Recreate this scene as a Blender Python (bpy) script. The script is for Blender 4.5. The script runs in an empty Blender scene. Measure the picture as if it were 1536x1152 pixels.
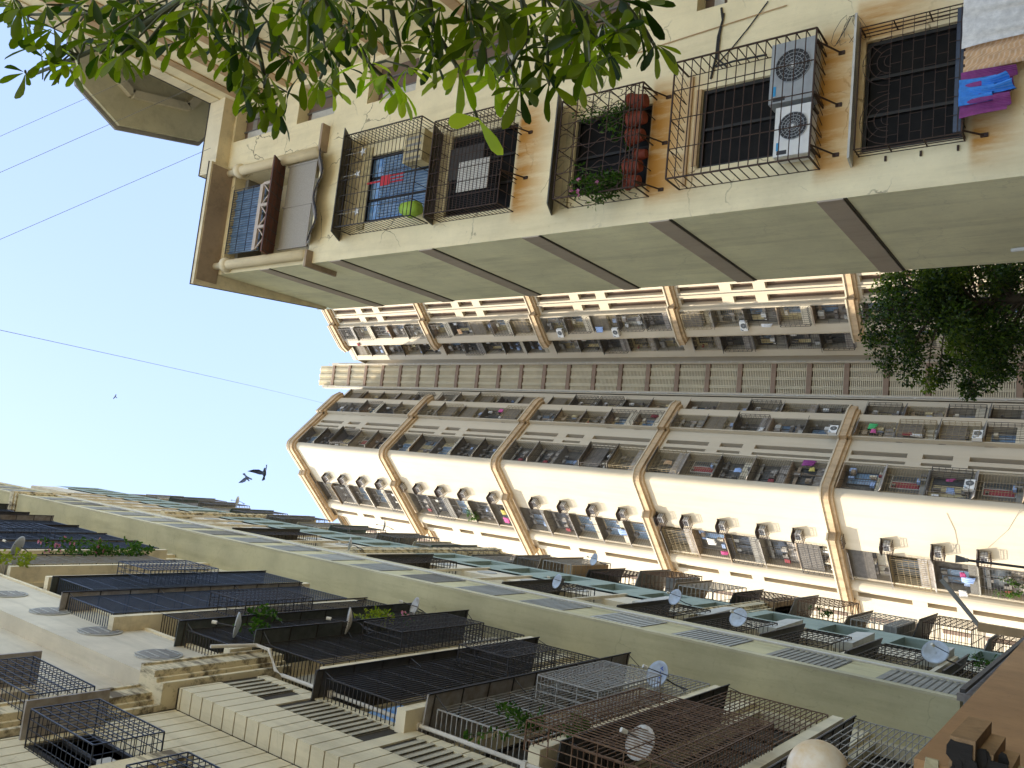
import bpy, math, random
from mathutils import Vector, Matrix
rnd = random.Random(7)
S = bpy.context.scene
COL = S.collection
Q = math.sqrt(.5)
# ------------------------------------------------------------------ camera
# The photograph is a portrait shot lying on its side: the zenith is to the left of the picture.
FPX = 1222.0; CX, CY = 768.0, 576.0
CAM = Vector((0, 0, 1.6))
ez = Vector((-830 - CX, 554 - CY, FPX)).normalized()
fw = Vector((0, 0, 1)); hh = (fw - ez * fw.dot(ez)).normalized()
rr = hh.cross(ez)
if rr.y > 0: rr = -rr
a0 = math.radians(-8.6)
ex = rr * math.cos(a0) - hh * math.sin(a0)
ey = rr * math.sin(a0) + hh * math.cos(a0)
def ray(X, Y):
    d = Vector((X - CX, Y - CY, FPX)); return Vector((d.dot(ex), d.dot(ey), d.dot(ez)))
def onx(X, Y, x): d = ray(X, Y); return CAM + d * (x / d.x)
def ony(X, Y, y): d = ray(X, Y); return CAM + d * (y / d.y)
def atd(X, Y, dep): return CAM + ray(X, Y) * (dep / FPX)
cd = bpy.data.cameras.new('camera'); cam = bpy.data.objects.new('camera', cd); COL.objects.link(cam)
bx_, by_, bz_ = Vector((1, 0, 0)), Vector((0, -1, 0)), Vector((0, 0, -1))
def w(v): return (v.dot(ex), v.dot(ey), v.dot(ez))     # camera axes to world axes
M = Matrix([list(t) for t in zip(w(bx_), w(by_), w(bz_))]).to_4x4(); M.translation = CAM
cam.matrix_world = M
cd.sensor_width = 36; cd.sensor_fit = 'HORIZONTAL'; cd.lens = FPX / 1536 * 36
cd.clip_start = .05; cd.clip_end = 3000
S.camera = cam
# ------------------------------------------------------------------ materials
MATS = {}
def nt(name):
    m = bpy.data.materials.new(name); m.use_nodes = True
    t = m.node_tree; b = t.nodes['Principled BSDF']; MATS[name] = m
    return m, t, b
def N(t, kind, **kw):
    n = t.nodes.new(kind)
    for k, v in kw.items():
        if k in n.inputs: n.inputs[k].default_value = v
        else: setattr(n, k, v)
    return n
def L(t, a, b): t.links.new(a, b)
def mixc(t, fac, a, b, mode='MIX'):
    n = t.nodes.new('ShaderNodeMix'); n.data_type = 'RGBA'; n.blend_type = mode
    for i, v in ((0, fac), (6, a), (7, b)):
        if hasattr(v, 'node') or isinstance(v, bpy.types.NodeSocket): t.links.new(v, n.inputs[i])
        else: n.inputs[i].default_value = v if i == 0 else (*v, 1) if len(v) == 3 else v
    return n.outputs[2]
def ramp(t, src, p0, p1, c0=(0, 0, 0, 1), c1=(1, 1, 1, 1)):
    r = t.nodes.new('ShaderNodeValToRGB'); L(t, src, r.inputs[0])
    r.color_ramp.elements[0].position = p0; r.color_ramp.elements[1].position = p1
    r.color_ramp.elements[0].color = c0; r.color_ramp.elements[1].color = c1
    return r.outputs[0]
def math_(t, op, a, b=None):
    n = t.nodes.new('ShaderNodeMath'); n.operation = op
    for i, v in enumerate((a, b)):
        if v is None: continue
        if isinstance(v, bpy.types.NodeSocket): L(t, v, n.inputs[i])
        else: n.inputs[i].default_value = v
    return n.outputs[0]
def pos(t, scale=(1, 1, 1)):
    g = t.nodes.new('ShaderNodeNewGeometry'); mp = t.nodes.new('ShaderNodeMapping')
    mp.inputs['Scale'].default_value = scale; L(t, g.outputs['Position'], mp.inputs['Vector'])
    return mp.outputs[0]
def noise(t, v, sc, det=6, rough=.6):
    n = N(t, 'ShaderNodeTexNoise', Scale=sc, Detail=det, Roughness=rough); L(t, v, n.inputs['Vector']); return n.outputs[0]
def bump(t, b, h, st=.3, dist=.01):
    n = N(t, 'ShaderNodeBump', Strength=st, Distance=dist); L(t, h, n.inputs['Height']); L(t, n.outputs[0], b.inputs['Normal'])
def plaster(name, c, var=.16, stain=.3, stainc=(.10, .085, .06), rough=.85, streak=(2.2, 2.2, .22), cracks=0, rust=None, bst=.35, patch=.7, st0=.48, st1=.72, speck=.22):
    m, t, b = nt(name)
    p = pos(t)
    big = ramp(t, noise(t, p, patch, 8, .65), .3, .72)
    col = mixc(t, big, tuple(x * (1 - var) for x in c), tuple(min(1, x * (1 + var * .6)) for x in c))
    st = ramp(t, noise(t, pos(t, streak), 1.0, 9, .7), st0, st1)
    col = mixc(t, math_(t, 'MULTIPLY', st, stain), col, stainc)
    fine = noise(t, p, 45, 5, .7)
    col = mixc(t, math_(t, 'MULTIPLY', ramp(t, fine, .62, .8), .18), col, tuple(x * .45 for x in c))
    if speck: col = mixc(t, math_(t, 'MULTIPLY', ramp(t, noise(t, p, 9, 8, .75), .56, .74), speck), col, tuple(x * .4 for x in c))
    if cracks:
        n1 = N(t, 'ShaderNodeTexNoise', Scale=1.4, Detail=6); L(t, p, n1.inputs['Vector'])
        vv = t.nodes.new('ShaderNodeVectorMath'); vv.operation = 'MULTIPLY_ADD'; L(t, n1.outputs['Color'], vv.inputs[0]); vv.inputs[1].default_value = (.9, .9, .9); L(t, p, vv.inputs[2])
        vo = N(t, 'ShaderNodeTexVoronoi', Scale=.75); vo.feature = 'DISTANCE_TO_EDGE'; L(t, vv.outputs[0], vo.inputs['Vector'])
        ck = ramp(t, vo.outputs['Distance'], .004, .012, (1, 1, 1, 1), (0, 0, 0, 1))
        msk = ramp(t, noise(t, p, .55, 3), .5, .6)
        col = mixc(t, math_(t, 'MULTIPLY', math_(t, 'MULTIPLY', ck, msk), cracks), col, (.09, .075, .05))
    if rust:
        g = t.nodes.new('ShaderNodeNewGeometry'); sp = t.nodes.new('ShaderNodeSeparateXYZ'); L(t, g.outputs['Position'], sp.inputs[0])
        tot = None
        for (x0, x1, z0, z1) in rust:
            def mr(o, a, bb):
                n = N(t, 'ShaderNodeMapRange'); n.interpolation_type = 'SMOOTHSTEP'; L(t, o, n.inputs[0]); n.inputs[1].default_value = a; n.inputs[2].default_value = bb; return n.outputs[0]
            f = math_(t, 'MULTIPLY', mr(sp.outputs[0], x0 - .25, x0 + .3), mr(sp.outputs[0], x1 + .25, x1 - .3))
            f = math_(t, 'MULTIPLY', f, math_(t, 'MULTIPLY', mr(sp.outputs[2], z0, z1), mr(sp.outputs[2], z1 + .12, z1)))
            tot = f if tot is None else math_(t, 'MAXIMUM', tot, f)
        sn = ramp(t, noise(t, pos(t, (4, 4, .7)), 1, 6, .7), .18, .55)
        col = mixc(t, math_(t, 'MULTIPLY', math_(t, 'MULTIPLY', tot, sn), .95), col, (.46, .20, .025))
    L(t, col, b.inputs['Base Color']); b.inputs['Roughness'].default_value = rough
    b.inputs['Specular IOR Level'].default_value = .25
    bump(t, b, fine, bst, .012)
    return m
def simple(name, c, rough=.6, metal=0, var=.25, sc=8, c2=None, spec=.4, amt=1):
    m, t, b = nt(name)
    f = ramp(t, noise(t, pos(t), sc, 6, .65), .35, .7)
    col = mixc(t, math_(t, 'MULTIPLY', f, amt), c, c2 if c2 else tuple(x * (1 - var) for x in c))
    L(t, col, b.inputs['Base Color']); b.inputs['Roughness'].default_value = rough; b.inputs['Metallic'].default_value = metal
    b.inputs['Specular IOR Level'].default_value = spec
    return m
def leafm(name, c, c2, trans=.45):
    m, t, b = nt(name)
    out = t.nodes['Material Output']
    g = t.nodes.new('ShaderNodeNewGeometry')
    f = ramp(t, g.outputs['Random Per Island'], .1, .95)
    col = mixc(t, f, c, c2)
    L(t, col, b.inputs['Base Color']); b.inputs['Roughness'].default_value = .5; b.inputs['Specular IOR Level'].default_value = .22
    tr = t.nodes.new('ShaderNodeBsdfTranslucent'); L(t, mixc(t, 1, col, (1.5, 1.9, .5), 'MULTIPLY'), tr.inputs[0])
    mx = t.nodes.new('ShaderNodeMixShader'); mx.inputs[0].default_value = trans
    L(t, b.outputs[0], mx.inputs[1]); L(t, tr.outputs[0], mx.inputs[2]); L(t, mx.outputs[0], out.inputs[0])
    return m
CREAM = (.80, .685, .42)
plaster('cream_wall', CREAM, .14, .22, cracks=.8, stainc=(.24, .17, .07), rust=[(5.5, 7.9, 10.9, 12.0), (5.4, 7.7, 7.4, 8.85), (5.4, 7.9, 4.7, 5.75), (7.5, 8.3, 3.5, 5.2), (5.4, 7.7, 8.0, 8.75), (5.3, 7.8, 2.6, 3.5)])
plaster('cream_trim', (.74, .63, .41), .12, .35)
plaster('end_wall', (.84, .795, .52), .20, .34, cracks=.12, stainc=(.26, .235, .13), streak=(1.6, 1.6, .2), patch=.45, speck=.3)
plaster('end_band', (.46, .375, .285), .12, .2)
plaster('tower_cream', (.50, .425, .305), .10, .24, speck=.05, stainc=(.3, .22, .13), patch=.12, streak=(.9, .9, .08))
plaster('tower_ledge', (.47, .335, .195), .16, .5, stainc=(.10, .07, .04), streak=(2, 2, .5))
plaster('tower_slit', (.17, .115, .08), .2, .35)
plaster('screen_slat', (.72, .62, .42), .1, .2)
plaster('screen_back', (.42, .34, .26), .1, .2)
plaster('screen_beam', (.27, .18, .12), .12, .3)
plaster('left_wall', (.66, .57, .37), .13, .36, cracks=.15, stainc=(.2, .16, .09))
plaster('left_plain', (.62, .54, .39), .16, .32, stainc=(.2, .17, .11))
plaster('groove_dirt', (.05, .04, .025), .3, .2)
plaster('fin_wall', (.55, .48, .265), .2, .42, cracks=.2, stainc=(.17, .14, .06), patch=.35, streak=(1.2, 1.2, .12), speck=.35)
plaster('fin_trim', (.56, .49, .30), .16, .5)
plaster('cornice', (.66, .56, .35), .15, .85, stainc=(.07, .05, .03), streak=(3.0, 3.0, .7), st0=.47, st1=.6)
plaster('louver', (.44, .39, .27), .2, .35)
plaster('louver_grey', (.40, .385, .33), .15, .3)
plaster('louver_dim', (.30, .275, .22), .2, .4)
plaster('louver_pale', (.50, .48, .41), .12, .3)
plaster('teal_shade', (.14, .185, .155), .15, .25)  # darker teal with the recess shade in its colour; some awnings share it
plaster('teal_light', (.28, .33, .27), .15, .3)
plaster('slab_grey', (.27, .25, .21), .2, .6)
plaster('terracotta', (.47, .26, .11), .22, .12, speck=.5, stainc=(.16, .07, .02), bst=.6)
plaster('cap_brown', (.34, .20, .09), .3, .6, stainc=(.03, .02, .012), streak=(3, 3, 3))
plaster('old_render', (.56, .46, .25), .35, .8, stainc=(.05, .04, .02), streak=(5, 5, 1.5))
plaster('black_crust', (.022, .017, .012), .5, .5)
plaster('dark_soffit', (.56, .51, .32), .12, .3)
plaster('beam_soffit', (.58, .51, .34), .12, .3)
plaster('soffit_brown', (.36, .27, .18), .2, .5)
plaster('wood_strip', (.46, .30, .15), .2, .4)
simple('glass_dark', (.006, .0055, .005), .5, 0, .5, 3, (.014, .012, .010), .1)
simple('room_dark', (.014, .012, .009), .9, 0, .5, 2, (.10, .08, .055))
simple('glass_blue', (.12, .20, .30), .15, 0, .3, 4, (.24, .33, .42), .6)
simple('curtain_blue', (.10, .28, .62), .8, 0, .3, 6, (.45, .62, .85))
simple('frame_metal', (.16, .15, .135), .5, .2)
simple('tower_room', (.085, .075, .06), .9, 0, .5, 2, (.16, .14, .11))
simple('tower_glass', (.05, .055, .055), .3, 0, .5, 3, (.10, .10, .095), .5)
simple('tower_slab', (.16, .14, .115), .8, 0, .4, 3)
simple('tower_bar', (.06, .05, .04), .6, 0, .4, 6)
simple('frame_dark', (.022, .019, .015), .5, .1)
simple('frame_white', (.55, .52, .46), .55)
simple('grille_black', (.028, .026, .024), .5, .3, .4, 12, (.05, .035, .022))
simple('grille_blue', (.055, .070, .10), .4, .3, .3, 12)
simple('grille_navy', (.030, .035, .048), .4, .3, .3, 12)
simple('grille_brown', (.10, .045, .02), .65, .2, .4, 9, (.20, .12, .06))
simple('grille_dkbrown', (.026, .014, .009), .6, .2, .4, 9, (.065, .03, .014))
simple('grille_silver', (.36, .36, .32), .45, .3, .3, 9, (.25, .15, .08), amt=.6)
simple('grille_wood', (.33, .25, .13), .7, 0, .4, 6)
simple('sheet_dark', (.075, .066, .055), .6, .1, .4, 5)
simple('sheet_green', (.085, .09, .075), .6, .1, .4, 5)
simple('sheet_grey', (.34, .31, .27), .6, 0, .4, 3, (.18, .14, .10))
simple('sheet_light', (.55, .52, .44), .6, 0, .3, 4)
simple('net_grey', (.36, .325, .27), .9, 0, .2, 30)
simple('tile_red', (.17, .060, .035), .7, 0, .4, 4)
simple('trellis', (.52, .43, .34), .7)
simple('pipe_cream', (.66, .58, .40), .6, 0, .2, 3)
simple('pvc', (.62, .56, .45), .5, 0, .25, 3)
simple('ac_white', (.70, .68, .62), .5, 0, .12, 5)
simple('ac_grey', (.33, .34, .33), .5, 0, .15, 5)
simple('ac_dark', (.03, .03, .03), .5)
simple('badge_blue', (.03, .28, .5), .4)
simple('dish_grey', (.50, .54, .56), .45, 0, .25, 3, (.36, .36, .34))
simple('dish_rust', (.58, .55, .46), .5, 0, .3, 6, (.34, .25, .16))
simple('logo_blue', (.03, .09, .42), .5)
simple('arm_metal', (.05, .042, .035), .5, .3)
simple('lnb', (.72, .66, .52), .5)
simple('pot', (.22, .040, .016), .75, 0, .35, 14)
simple('soil', (.04, .025, .015), .9)
simple('wire', (.03, .03, .03), .6)
simple('wire_grey', (.16, .16, .16), .6)
simple('lamp_glass', (.74, .66, .50), .28, 0, .2, 3.5, (.58, .36, .14), .5)
simple('bark', (.085, .060, .035), .85, 0, .4, 14)
simple('twig', (.07, .075, .025), .7, 0, .4, 14)
simple('pigeon', (.10, .12, .17), .6, 0, .3, 30)
simple('paper', (.70, .66, .56), .8)
simple('lime', (.35, .55, .06), .6)
simple('red', (.55, .03, .04), .6)
simple('asphalt', (.055, .053, .05), .9, 0, .3, 20)
simple('paving', (.36, .32, .25), .9, 0, .3, 6)
for n, c in dict(white=(.75, .72, .66), blue=(.05, .26, .72), purple=(.24, .04, .18), orange=(.66, .40, .20), pink=(.55, .10, .26), green=(.06, .40, .13), yellow=(.55, .46, .12), skyblue=(.30, .42, .66), maroon=(.28, .04, .05), cyan=(.05, .30, .32)).items():
    m_ = simple('cloth_' + n, c, .9, 0, .30, 10, spec=.1); t_ = m_.node_tree; b_ = t_.nodes['Principled BSDF']
    wv = N(t_, 'ShaderNodeTexWave', Scale=9 if n in ('orange', 'white', 'skyblue') else 22, Distortion=1.2); wv.bands_direction = 'X' if n != 'orange' else 'DIAGONAL'; L(t_, pos(t_), wv.inputs['Vector'])
    src = b_.inputs['Base Color'].links[0].from_socket
    L(t_, mixc(t_, math_(t_, 'MULTIPLY', ramp(t_, wv.outputs[0], .6, .9), .28 if n in ('orange', 'skyblue') else .10), src, (.75, .70, .6) if n != 'white' else (.5, .47, .42)), b_.inputs['Base Color'])
    bump(t_, b_, noise(t_, pos(t_), 9, 4, .6), .5, .03)
leafm('leaf_big', (.014, .028, .002), (.15, .17, .006), .52)
leafm('leaf_spray', (.04, .07, .006), (.15, .18, .02), .35)
leafm('leaf_backlit', (.16, .22, .006), (.30, .34, .015), .55)  # lighter copy of the big leaf, backlight put into its colour
leafm('leaf_tree', (.006, .018, .004), (.07, .105, .010), .28)
leafm('leaf_plant', (.02, .055, .008), (.07, .13, .02), .3)
leafm('leaf_yellow', (.16, .18, .02), (.26, .26, .03), .35)
leafm('petal_pink', (.40, .10, .22), (.58, .22, .38), .35)
# ------------------------------------------------------------------ mesh builder
class Fr:                                   # u to the right along the wall, d outward, z up
    def __init__(s, O, U): s.O = Vector((O[0], O[1], 0)); s.U = Vector((U[0], U[1], 0)).normalized(); s.N = Vector((s.U.y, -s.U.x, 0)); s.rz = math.atan2(s.U.y, s.U.x)
    def __call__(s, u, d, z): return s.O + s.U * u + s.N * d + Vector((0, 0, z))
ID = lambda u, d, z: Vector((u, -d, z))      # local frame of a copyable thing: outward = -Y
class MB:
    def __init__(s, T=None): s.v = []; s.f = []; s.m = []; s.T = T or (lambda a, b, c: Vector((a, b, c))); s.mi = 0; s.smooth = False
    def pt(s, p): s.v.append(s.T(*p)); return len(s.v) - 1
    def face(s, pts): i = [s.pt(p) for p in pts]; s.f.append(i); s.m.append(s.mi)
    def hexa(s, P):                          # 8 points: bottom ring, top ring
        i = [s.pt(p) for p in P]
        for q in ((3, 2, 1, 0), (4, 5, 6, 7), (0, 1, 5, 4), (1, 2, 6, 5), (2, 3, 7, 6), (3, 0, 4, 7)):
            s.f.append([i[k] for k in q]); s.m.append(s.mi)
    def box(s, u0, u1, d0, d1, z0, z1):
        s.hexa([(u0, d0, z0), (u1, d0, z0), (u1, d1, z0), (u0, d1, z0), (u0, d0, z1), (u1, d0, z1), (u1, d1, z1), (u0, d1, z1)])
    def bar(s, p, q, r=.01, n=4): s.tube([p, q], r, n)
    def tube(s, pts, r, n=6, caps=True, closed=False):
        P = [s.T(*p) for p in pts]; k = len(P); rs = r if isinstance(r, (list, tuple)) else [r] * k; base = []
        for i in range(k):
            a = P[i - 1] if (i > 0 or closed) else P[i]; b = P[(i + 1) % k] if (i < k - 1 or closed) else P[i]
            t = (b - a)
            if t.length < 1e-9: t = Vector((0, 0, 1))
            t.normalize(); h = Vector((0, 0, 1)) if abs(t.z) < .9 else Vector((1, 0, 0))
            x = t.cross(h).normalized(); y = t.cross(x); ring = []
            for j in range(n):
                an = 2 * math.pi * (j + .5) / n; s.v.append(P[i] + x * (rs[i] * math.cos(an)) + y * (rs[i] * math.sin(an))); ring.append(len(s.v) - 1)
            base.append(ring)
        for i in range(k if closed else k - 1):
            A, B = base[i], base[(i + 1) % k]
            for j in range(n): s.f.append([A[j], A[(j + 1) % n], B[(j + 1) % n], B[j]]); s.m.append(s.mi)
        if caps and not closed:
            s.f.append(base[0][::-1]); s.m.append(s.mi); s.f.append(base[-1]); s.m.append(s.mi)
    def lathe(s, prof, n=16, c=(0, 0, 0)):
        rings = []
        for r, z in prof:
            rings.append([s.pt((c[0] + r * math.cos(2 * math.pi * j / n), c[1] + r * math.sin(2 * math.pi * j / n), c[2] + z)) for j in range(n)])
        for A, B in zip(rings, rings[1:]):
            for j in range(n): s.f.append([A[j], A[(j + 1) % n], B[(j + 1) % n], B[j]]); s.m.append(s.mi)
        s.f.append(rings[0][::-1]); s.m.append(s.mi); s.f.append(rings[-1]); s.m.append(s.mi)
    def prism(s, poly, z0, z1):              # poly in (u,d)
        n = len(poly); a = [s.pt((p[0], p[1], z0)) for p in poly]; b = [s.pt((p[0], p[1], z1)) for p in poly]
        s.f.append(a[::-1]); s.m.append(s.mi); s.f.append(b); s.m.append(s.mi)
        for i in range(n): s.f.append([a[i], a[(i + 1) % n], b[(i + 1) % n], b[i]]); s.m.append(s.mi)
    def holes(s, u0, u1, z0, z1, H, dep, d=0):
        H = [h for h in H if h[0] > u0 - .01 and h[1] < u1 + .01]
        us = sorted({u0, u1, *[h[0] for h in H], *[h[1] for h in H]}); zs = sorted({z0, z1, *[h[2] for h in H], *[h[3] for h in H]})
        us = [x for x in us if u0 - 1e-6 <= x <= u1 + 1e-6]; zs = [x for x in zs if z0 - 1e-6 <= x <= z1 + 1e-6]
        for i in range(len(us) - 1):
            run = None
            for j in range(len(zs) - 1):
                cu, cz = (us[i] + us[i + 1]) / 2, (zs[j] + zs[j + 1]) / 2
                solid = not any(h[0] < cu < h[1] and h[2] < cz < h[3] for h in H)
                if solid and run is None: run = zs[j]
                if run is not None and (not solid or j == len(zs) - 2):
                    e = zs[j + 1] if solid else zs[j]
                    s.face([(us[i], d, run), (us[i + 1], d, run), (us[i + 1], d, e), (us[i], d, e)]); run = None
        for h in H:
            a, b, c, e = h[:4]; dp = h[4] if len(h) > 4 else dep
            s.face([(a, d, c), (a, d, e), (a, d - dp, e), (a, d - dp, c)]); s.face([(b, d, e), (b, d, c), (b, d - dp, c), (b, d - dp, e)])
            s.face([(a, d, e), (b, d, e), (b, d - dp, e), (a, d - dp, e)]); s.face([(b, d, c), (a, d, c), (a, d - dp, c), (b, d - dp, c)])
    def mesh(s, name, mats, off=None):
        me = bpy.data.meshes.new(name); o = off or Vector((0, 0, 0))
        me.from_pydata([tuple(p - o) for p in s.v], [], s.f)
        for m in (mats if isinstance(mats, (list, tuple)) else [mats]): me.materials.append(MATS[m])
        me.polygons.foreach_set('material_index', s.m)
        if s.smooth: me.polygons.foreach_set('use_smooth', [True] * len(s.f))
        me.update(); return me
    def build(s, name, mats, parent=None, local=False, label=None):
        if local: off = Vector((0, 0, 0))
        else:
            lo = [min(p[i] for p in s.v) for i in range(3)]; hi = [max(p[i] for p in s.v) for i in range(3)]
            off = Vector(((lo[0] + hi[0]) / 2, (lo[1] + hi[1]) / 2, lo[2]))
        o = bpy.data.objects.new(name, s.mesh(name, mats, off)); COL.objects.link(o)
        WL[o] = off.copy()
        if parent:
            o.parent = parent; o.location = off - (WL[parent] if not local else Vector((0, 0, 0)))
        else: o.location = off
        if label: o['label'] = label
        return o
WL = {}
def tag(o, label, cat, group=None):
    o['label'] = label; o['category'] = cat
    if group: o['group'] = group
    return o
def thing(name, label, cat, loc=(0, 0, 0), rz=0, group=None):
    o = bpy.data.objects.new(name, None); COL.objects.link(o); o.location = loc; o.rotation_euler = (0, 0, rz); o.empty_display_size = .2
    WL[o] = Vector(loc); return tag(o, label, cat, group)
def kids(o): return [c for c in ALLK.get(o, [])]
def dup(root, loc=None, rz=None, parent=None, label=None, group=None):
    r = root.copy(); COL.objects.link(r)
    for c in root.children:
        k = c.copy(); COL.objects.link(k); k.parent = r
        for g in c.children:
            h = g.copy(); COL.objects.link(h); h.parent = k
    if loc is not None: r.location = loc
    if rz is not None: r.rotation_euler = (r.rotation_euler[0], r.rotation_euler[1], rz)
    if parent: r.parent = parent
    if label: r['label'] = label
    if group: r['group'] = group
    return r
def grid(mb, u0, u1, z0, z1, d, su, sz, r=.008, r2=None):
    n = max(1, round((u1 - u0) / su)); k = max(1, round((z1 - z0) / sz))
    for i in range(n + 1): mb.bar((u0 + (u1 - u0) * i / n, d, z0), (u0 + (u1 - u0) * i / n, d, z1), r)
    for j in range(k + 1): mb.bar((u0, d, z0 + (z1 - z0) * j / k), (u1, d, z0 + (z1 - z0) * j / k), r2 or r)
def cage(mb, u0, u1, z0, z1, d0, d1, su, sz, r=.008, r2=None, top=True, bottom=True):
    grid(mb, u0, u1, z0, z1, d1, su, sz, r, r2)
    k = max(1, round((z1 - z0) / sz)); n = max(1, round((u1 - u0) / su)); e = max(1, round((d1 - d0) / max(.12, su)))
    for u in (u0, u1):
        for j in range(k + 1): z = z0 + (z1 - z0) * j / k; mb.bar((u, d0, z), (u, d1, z), r2 or r)
        for i in range(e): d = d0 + (d1 - d0) * i / e; mb.bar((u, d, z0), (u, d, z1), r)
    for z, on in ((z0, bottom), (z1, top)):
        if on:
            for i in range(n + 1): u = u0 + (u1 - u0) * i / n; mb.bar((u, d0, z), (u, d1, z), r)
            for i in range(1, e): d = d0 + (d1 - d0) * i / e; mb.bar((u0, d, z), (u1, d, z), r)
    for u in (u0, u1):
        for z in (z0, z1): mb.bar((u, d0, z), (u, d1, z), r * 1.8)
        mb.bar((u, d1, z0), (u, d1, z1), r * 1.8)
    for z in (z0, z1): mb.bar((u0, d1, z), (u1, d1, z), r * 1.8)
# ------------------------------------------------------------------ ground
mb = MB(); mb.box(-600, 600, -300, 1200, -.3, 0); g = mb.build('ground', 'paving'); g['kind'] = 'structure'
mb = MB(); mb.box(-2.9, 3.6, -30, 55, .004, .012); g = mb.build('road', 'asphalt'); g['kind'] = 'structure'
# ------------------------------------------------------------------ right building
RB = thing('apartment_building', 'cream apartment building with caged windows and a grey-green banded end wall', 'building', (7, 15, 0))
FA = Fr((0, 12.86), (1, 0)); FB = Fr((5.01, 0), (0, -1)); FW = Fr((10.3, 0), (0, -1))
HA = [(5.72, 7.6, 3.66, 5.1, .14), (5.9, 7.4, 5.85, 7.9, .14), (5.72, 7.35, 8.9, 10.6, .14), (5.7, 7.6, 12.1, 14.0, .14), (5.9, 7.6, 14.6, 16.75, .14),
      (9.05, 10.15, 20.9, 22.85, .35), (9.05, 10.15, 18.35, 19.9, .35), (9.05, 10.15, 15.4, 17.1, .35), (9.05, 10.15, 12.4, 14.2, .35), (9.05, 10.15, 9.6, 11.2, .35), (9.0, 10.15, 7.55, 8.15, .35),
      (5.3, 7.95, 18.62, 22.45, 1.1)]
mb = MB(FA); mb.holes(5.01, 8.0, 0, 22.6, HA, .5); mb.holes(8.0, 10.3, 0, 23.4, HA, .5); mb.build('wall', 'cream_wall', RB)
mb = MB(); mb.face([(10.3, 12.86, 0), (10.3, 4.5, 0), (10.3, 4.5, 23.4), (10.3, 12.86, 23.4)]); mb.face([(10.3, 4.5, 0), (18, 4.5, 0), (18, 4.5, 23.4), (10.3, 4.5, 23.4)])
mb.face([(18, 4.5, 0), (18, 17, 0), (18, 17, 23.4), (18, 4.5, 23.4)]); mb.build('side_wing_wall', 'cream_wall', RB)
mb = MB(); mb.face([(5.01, 12.86, 0), (5.01, 17.15, 0), (5.01, 17.15, 22.6), (5.01, 12.86, 22.6)]); mb.build('end_wall', 'end_wall', RB)
mb = MB(); mb.face([(5.012, 17.15, 0), (18, 17.15, 0), (18, 17.15, 23.4), (5.012, 17.15, 23.4)]); mb.build('rear_wall', 'end_wall', RB)
mb = MB(); mb.box(5.3, 18, 13.2, 17, 22.3, 22.5); mb.box(10.4, 18, 4.6, 13.1, 23.1, 23.3); mb.build('roof', 'slab_grey', RB)
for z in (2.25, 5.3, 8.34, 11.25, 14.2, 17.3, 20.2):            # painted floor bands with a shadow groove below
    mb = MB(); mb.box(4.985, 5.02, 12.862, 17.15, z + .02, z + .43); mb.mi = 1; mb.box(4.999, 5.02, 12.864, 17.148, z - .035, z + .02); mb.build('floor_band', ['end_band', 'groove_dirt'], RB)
for z in (19.05, 20.3, 21.4, 22.35, 16.4, 13.5):                      # bands on the side wing
    mb = MB(); mb.box(10.262, 10.31, 4.5, 12.85, z, z + .3); mb.build('wing_band', 'wood_strip', RB)
# roof slab over the top balcony, coping, corner ledge
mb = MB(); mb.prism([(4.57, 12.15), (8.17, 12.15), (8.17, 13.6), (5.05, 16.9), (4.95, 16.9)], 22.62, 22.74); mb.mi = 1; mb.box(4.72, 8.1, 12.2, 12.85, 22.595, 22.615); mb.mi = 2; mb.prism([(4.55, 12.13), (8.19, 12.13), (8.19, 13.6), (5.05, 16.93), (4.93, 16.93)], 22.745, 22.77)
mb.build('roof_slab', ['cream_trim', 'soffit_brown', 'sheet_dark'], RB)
mb = MB(); mb.box(8.0, 10.34, 12.45, 12.86, 22.95, 23.7); mb.mi = 1; mb.box(7.98, 10.36, 12.43, 12.95, 23.7, 23.73); mb.box(10.24, 10.42, 4.4, 12.43, 23.7, 23.73); mb.mi = 0; mb.box(10.26, 10.40, 4.45, 12.42, 23.2, 23.7)
mb.build('parapet', ['cream_trim', 'sheet_dark'], RB)
for q in ((4.88, 5.32, 12.66, 13.7), (7.98, 8.7, 12.62, 12.9)):
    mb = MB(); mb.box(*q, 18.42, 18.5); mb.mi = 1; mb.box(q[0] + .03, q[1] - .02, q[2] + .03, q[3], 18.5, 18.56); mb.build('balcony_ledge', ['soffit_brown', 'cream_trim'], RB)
# balcony: columns, back wall
mb = MB(FA); mb.face([(5.3, -1.1, 18.62), (7.95, -1.1, 18.62), (7.95, -1.1, 22.45), (5.3, -1.1, 22.45)]); mb.build('balcony_back_wall', 'cream_trim', RB)
for u in (5.22, 8.0):
    mb = MB(); mb.smooth = True; mb.lathe([(.14, 0), (.14, 3.4), (.155, 3.42)], 18, (u, 12.74, 18.56)); c = mb.build('column', 'cream_trim', RB)
    mb = MB(); mb.smooth = True; mb.lathe([(.15, 0), (.21, .08), (.21, .17), (.16, .25), (.10, .28), (.10, .66)], 18, (u, 12.74, 21.95)); mb.build('capital', 'cream_trim', c)
mb = MB(FA); mb.mi = 0
for i in range(27): u = 5.62 + i * .072; mb.bar((u, .02, 21.0), (u, .02, 22.38), .009)
for z in (21.0, 21.45, 21.9, 22.38): mb.bar((5.6, .02, z), (7.5, .02, z), .012)
mb.mi = 1; mb.box(5.62, 7.5, -.12, -.10, 21.0, 22.38)
for i in range(8): mb.box(5.62 + i * .26, 5.67 + i * .26, -.1, -.06, 21.0, 22.38)
wn = mb.build('balcony_grille', ['grille_blue', 'glass_blue'], RB)
mb = MB(FA)
for z in (20.25, 20.95): mb.box(5.6, 7.5, -.02, .05, z, z + .07)
mb.box(5.6, 7.5, -.02, .03, 20.97, 21.12)
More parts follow.
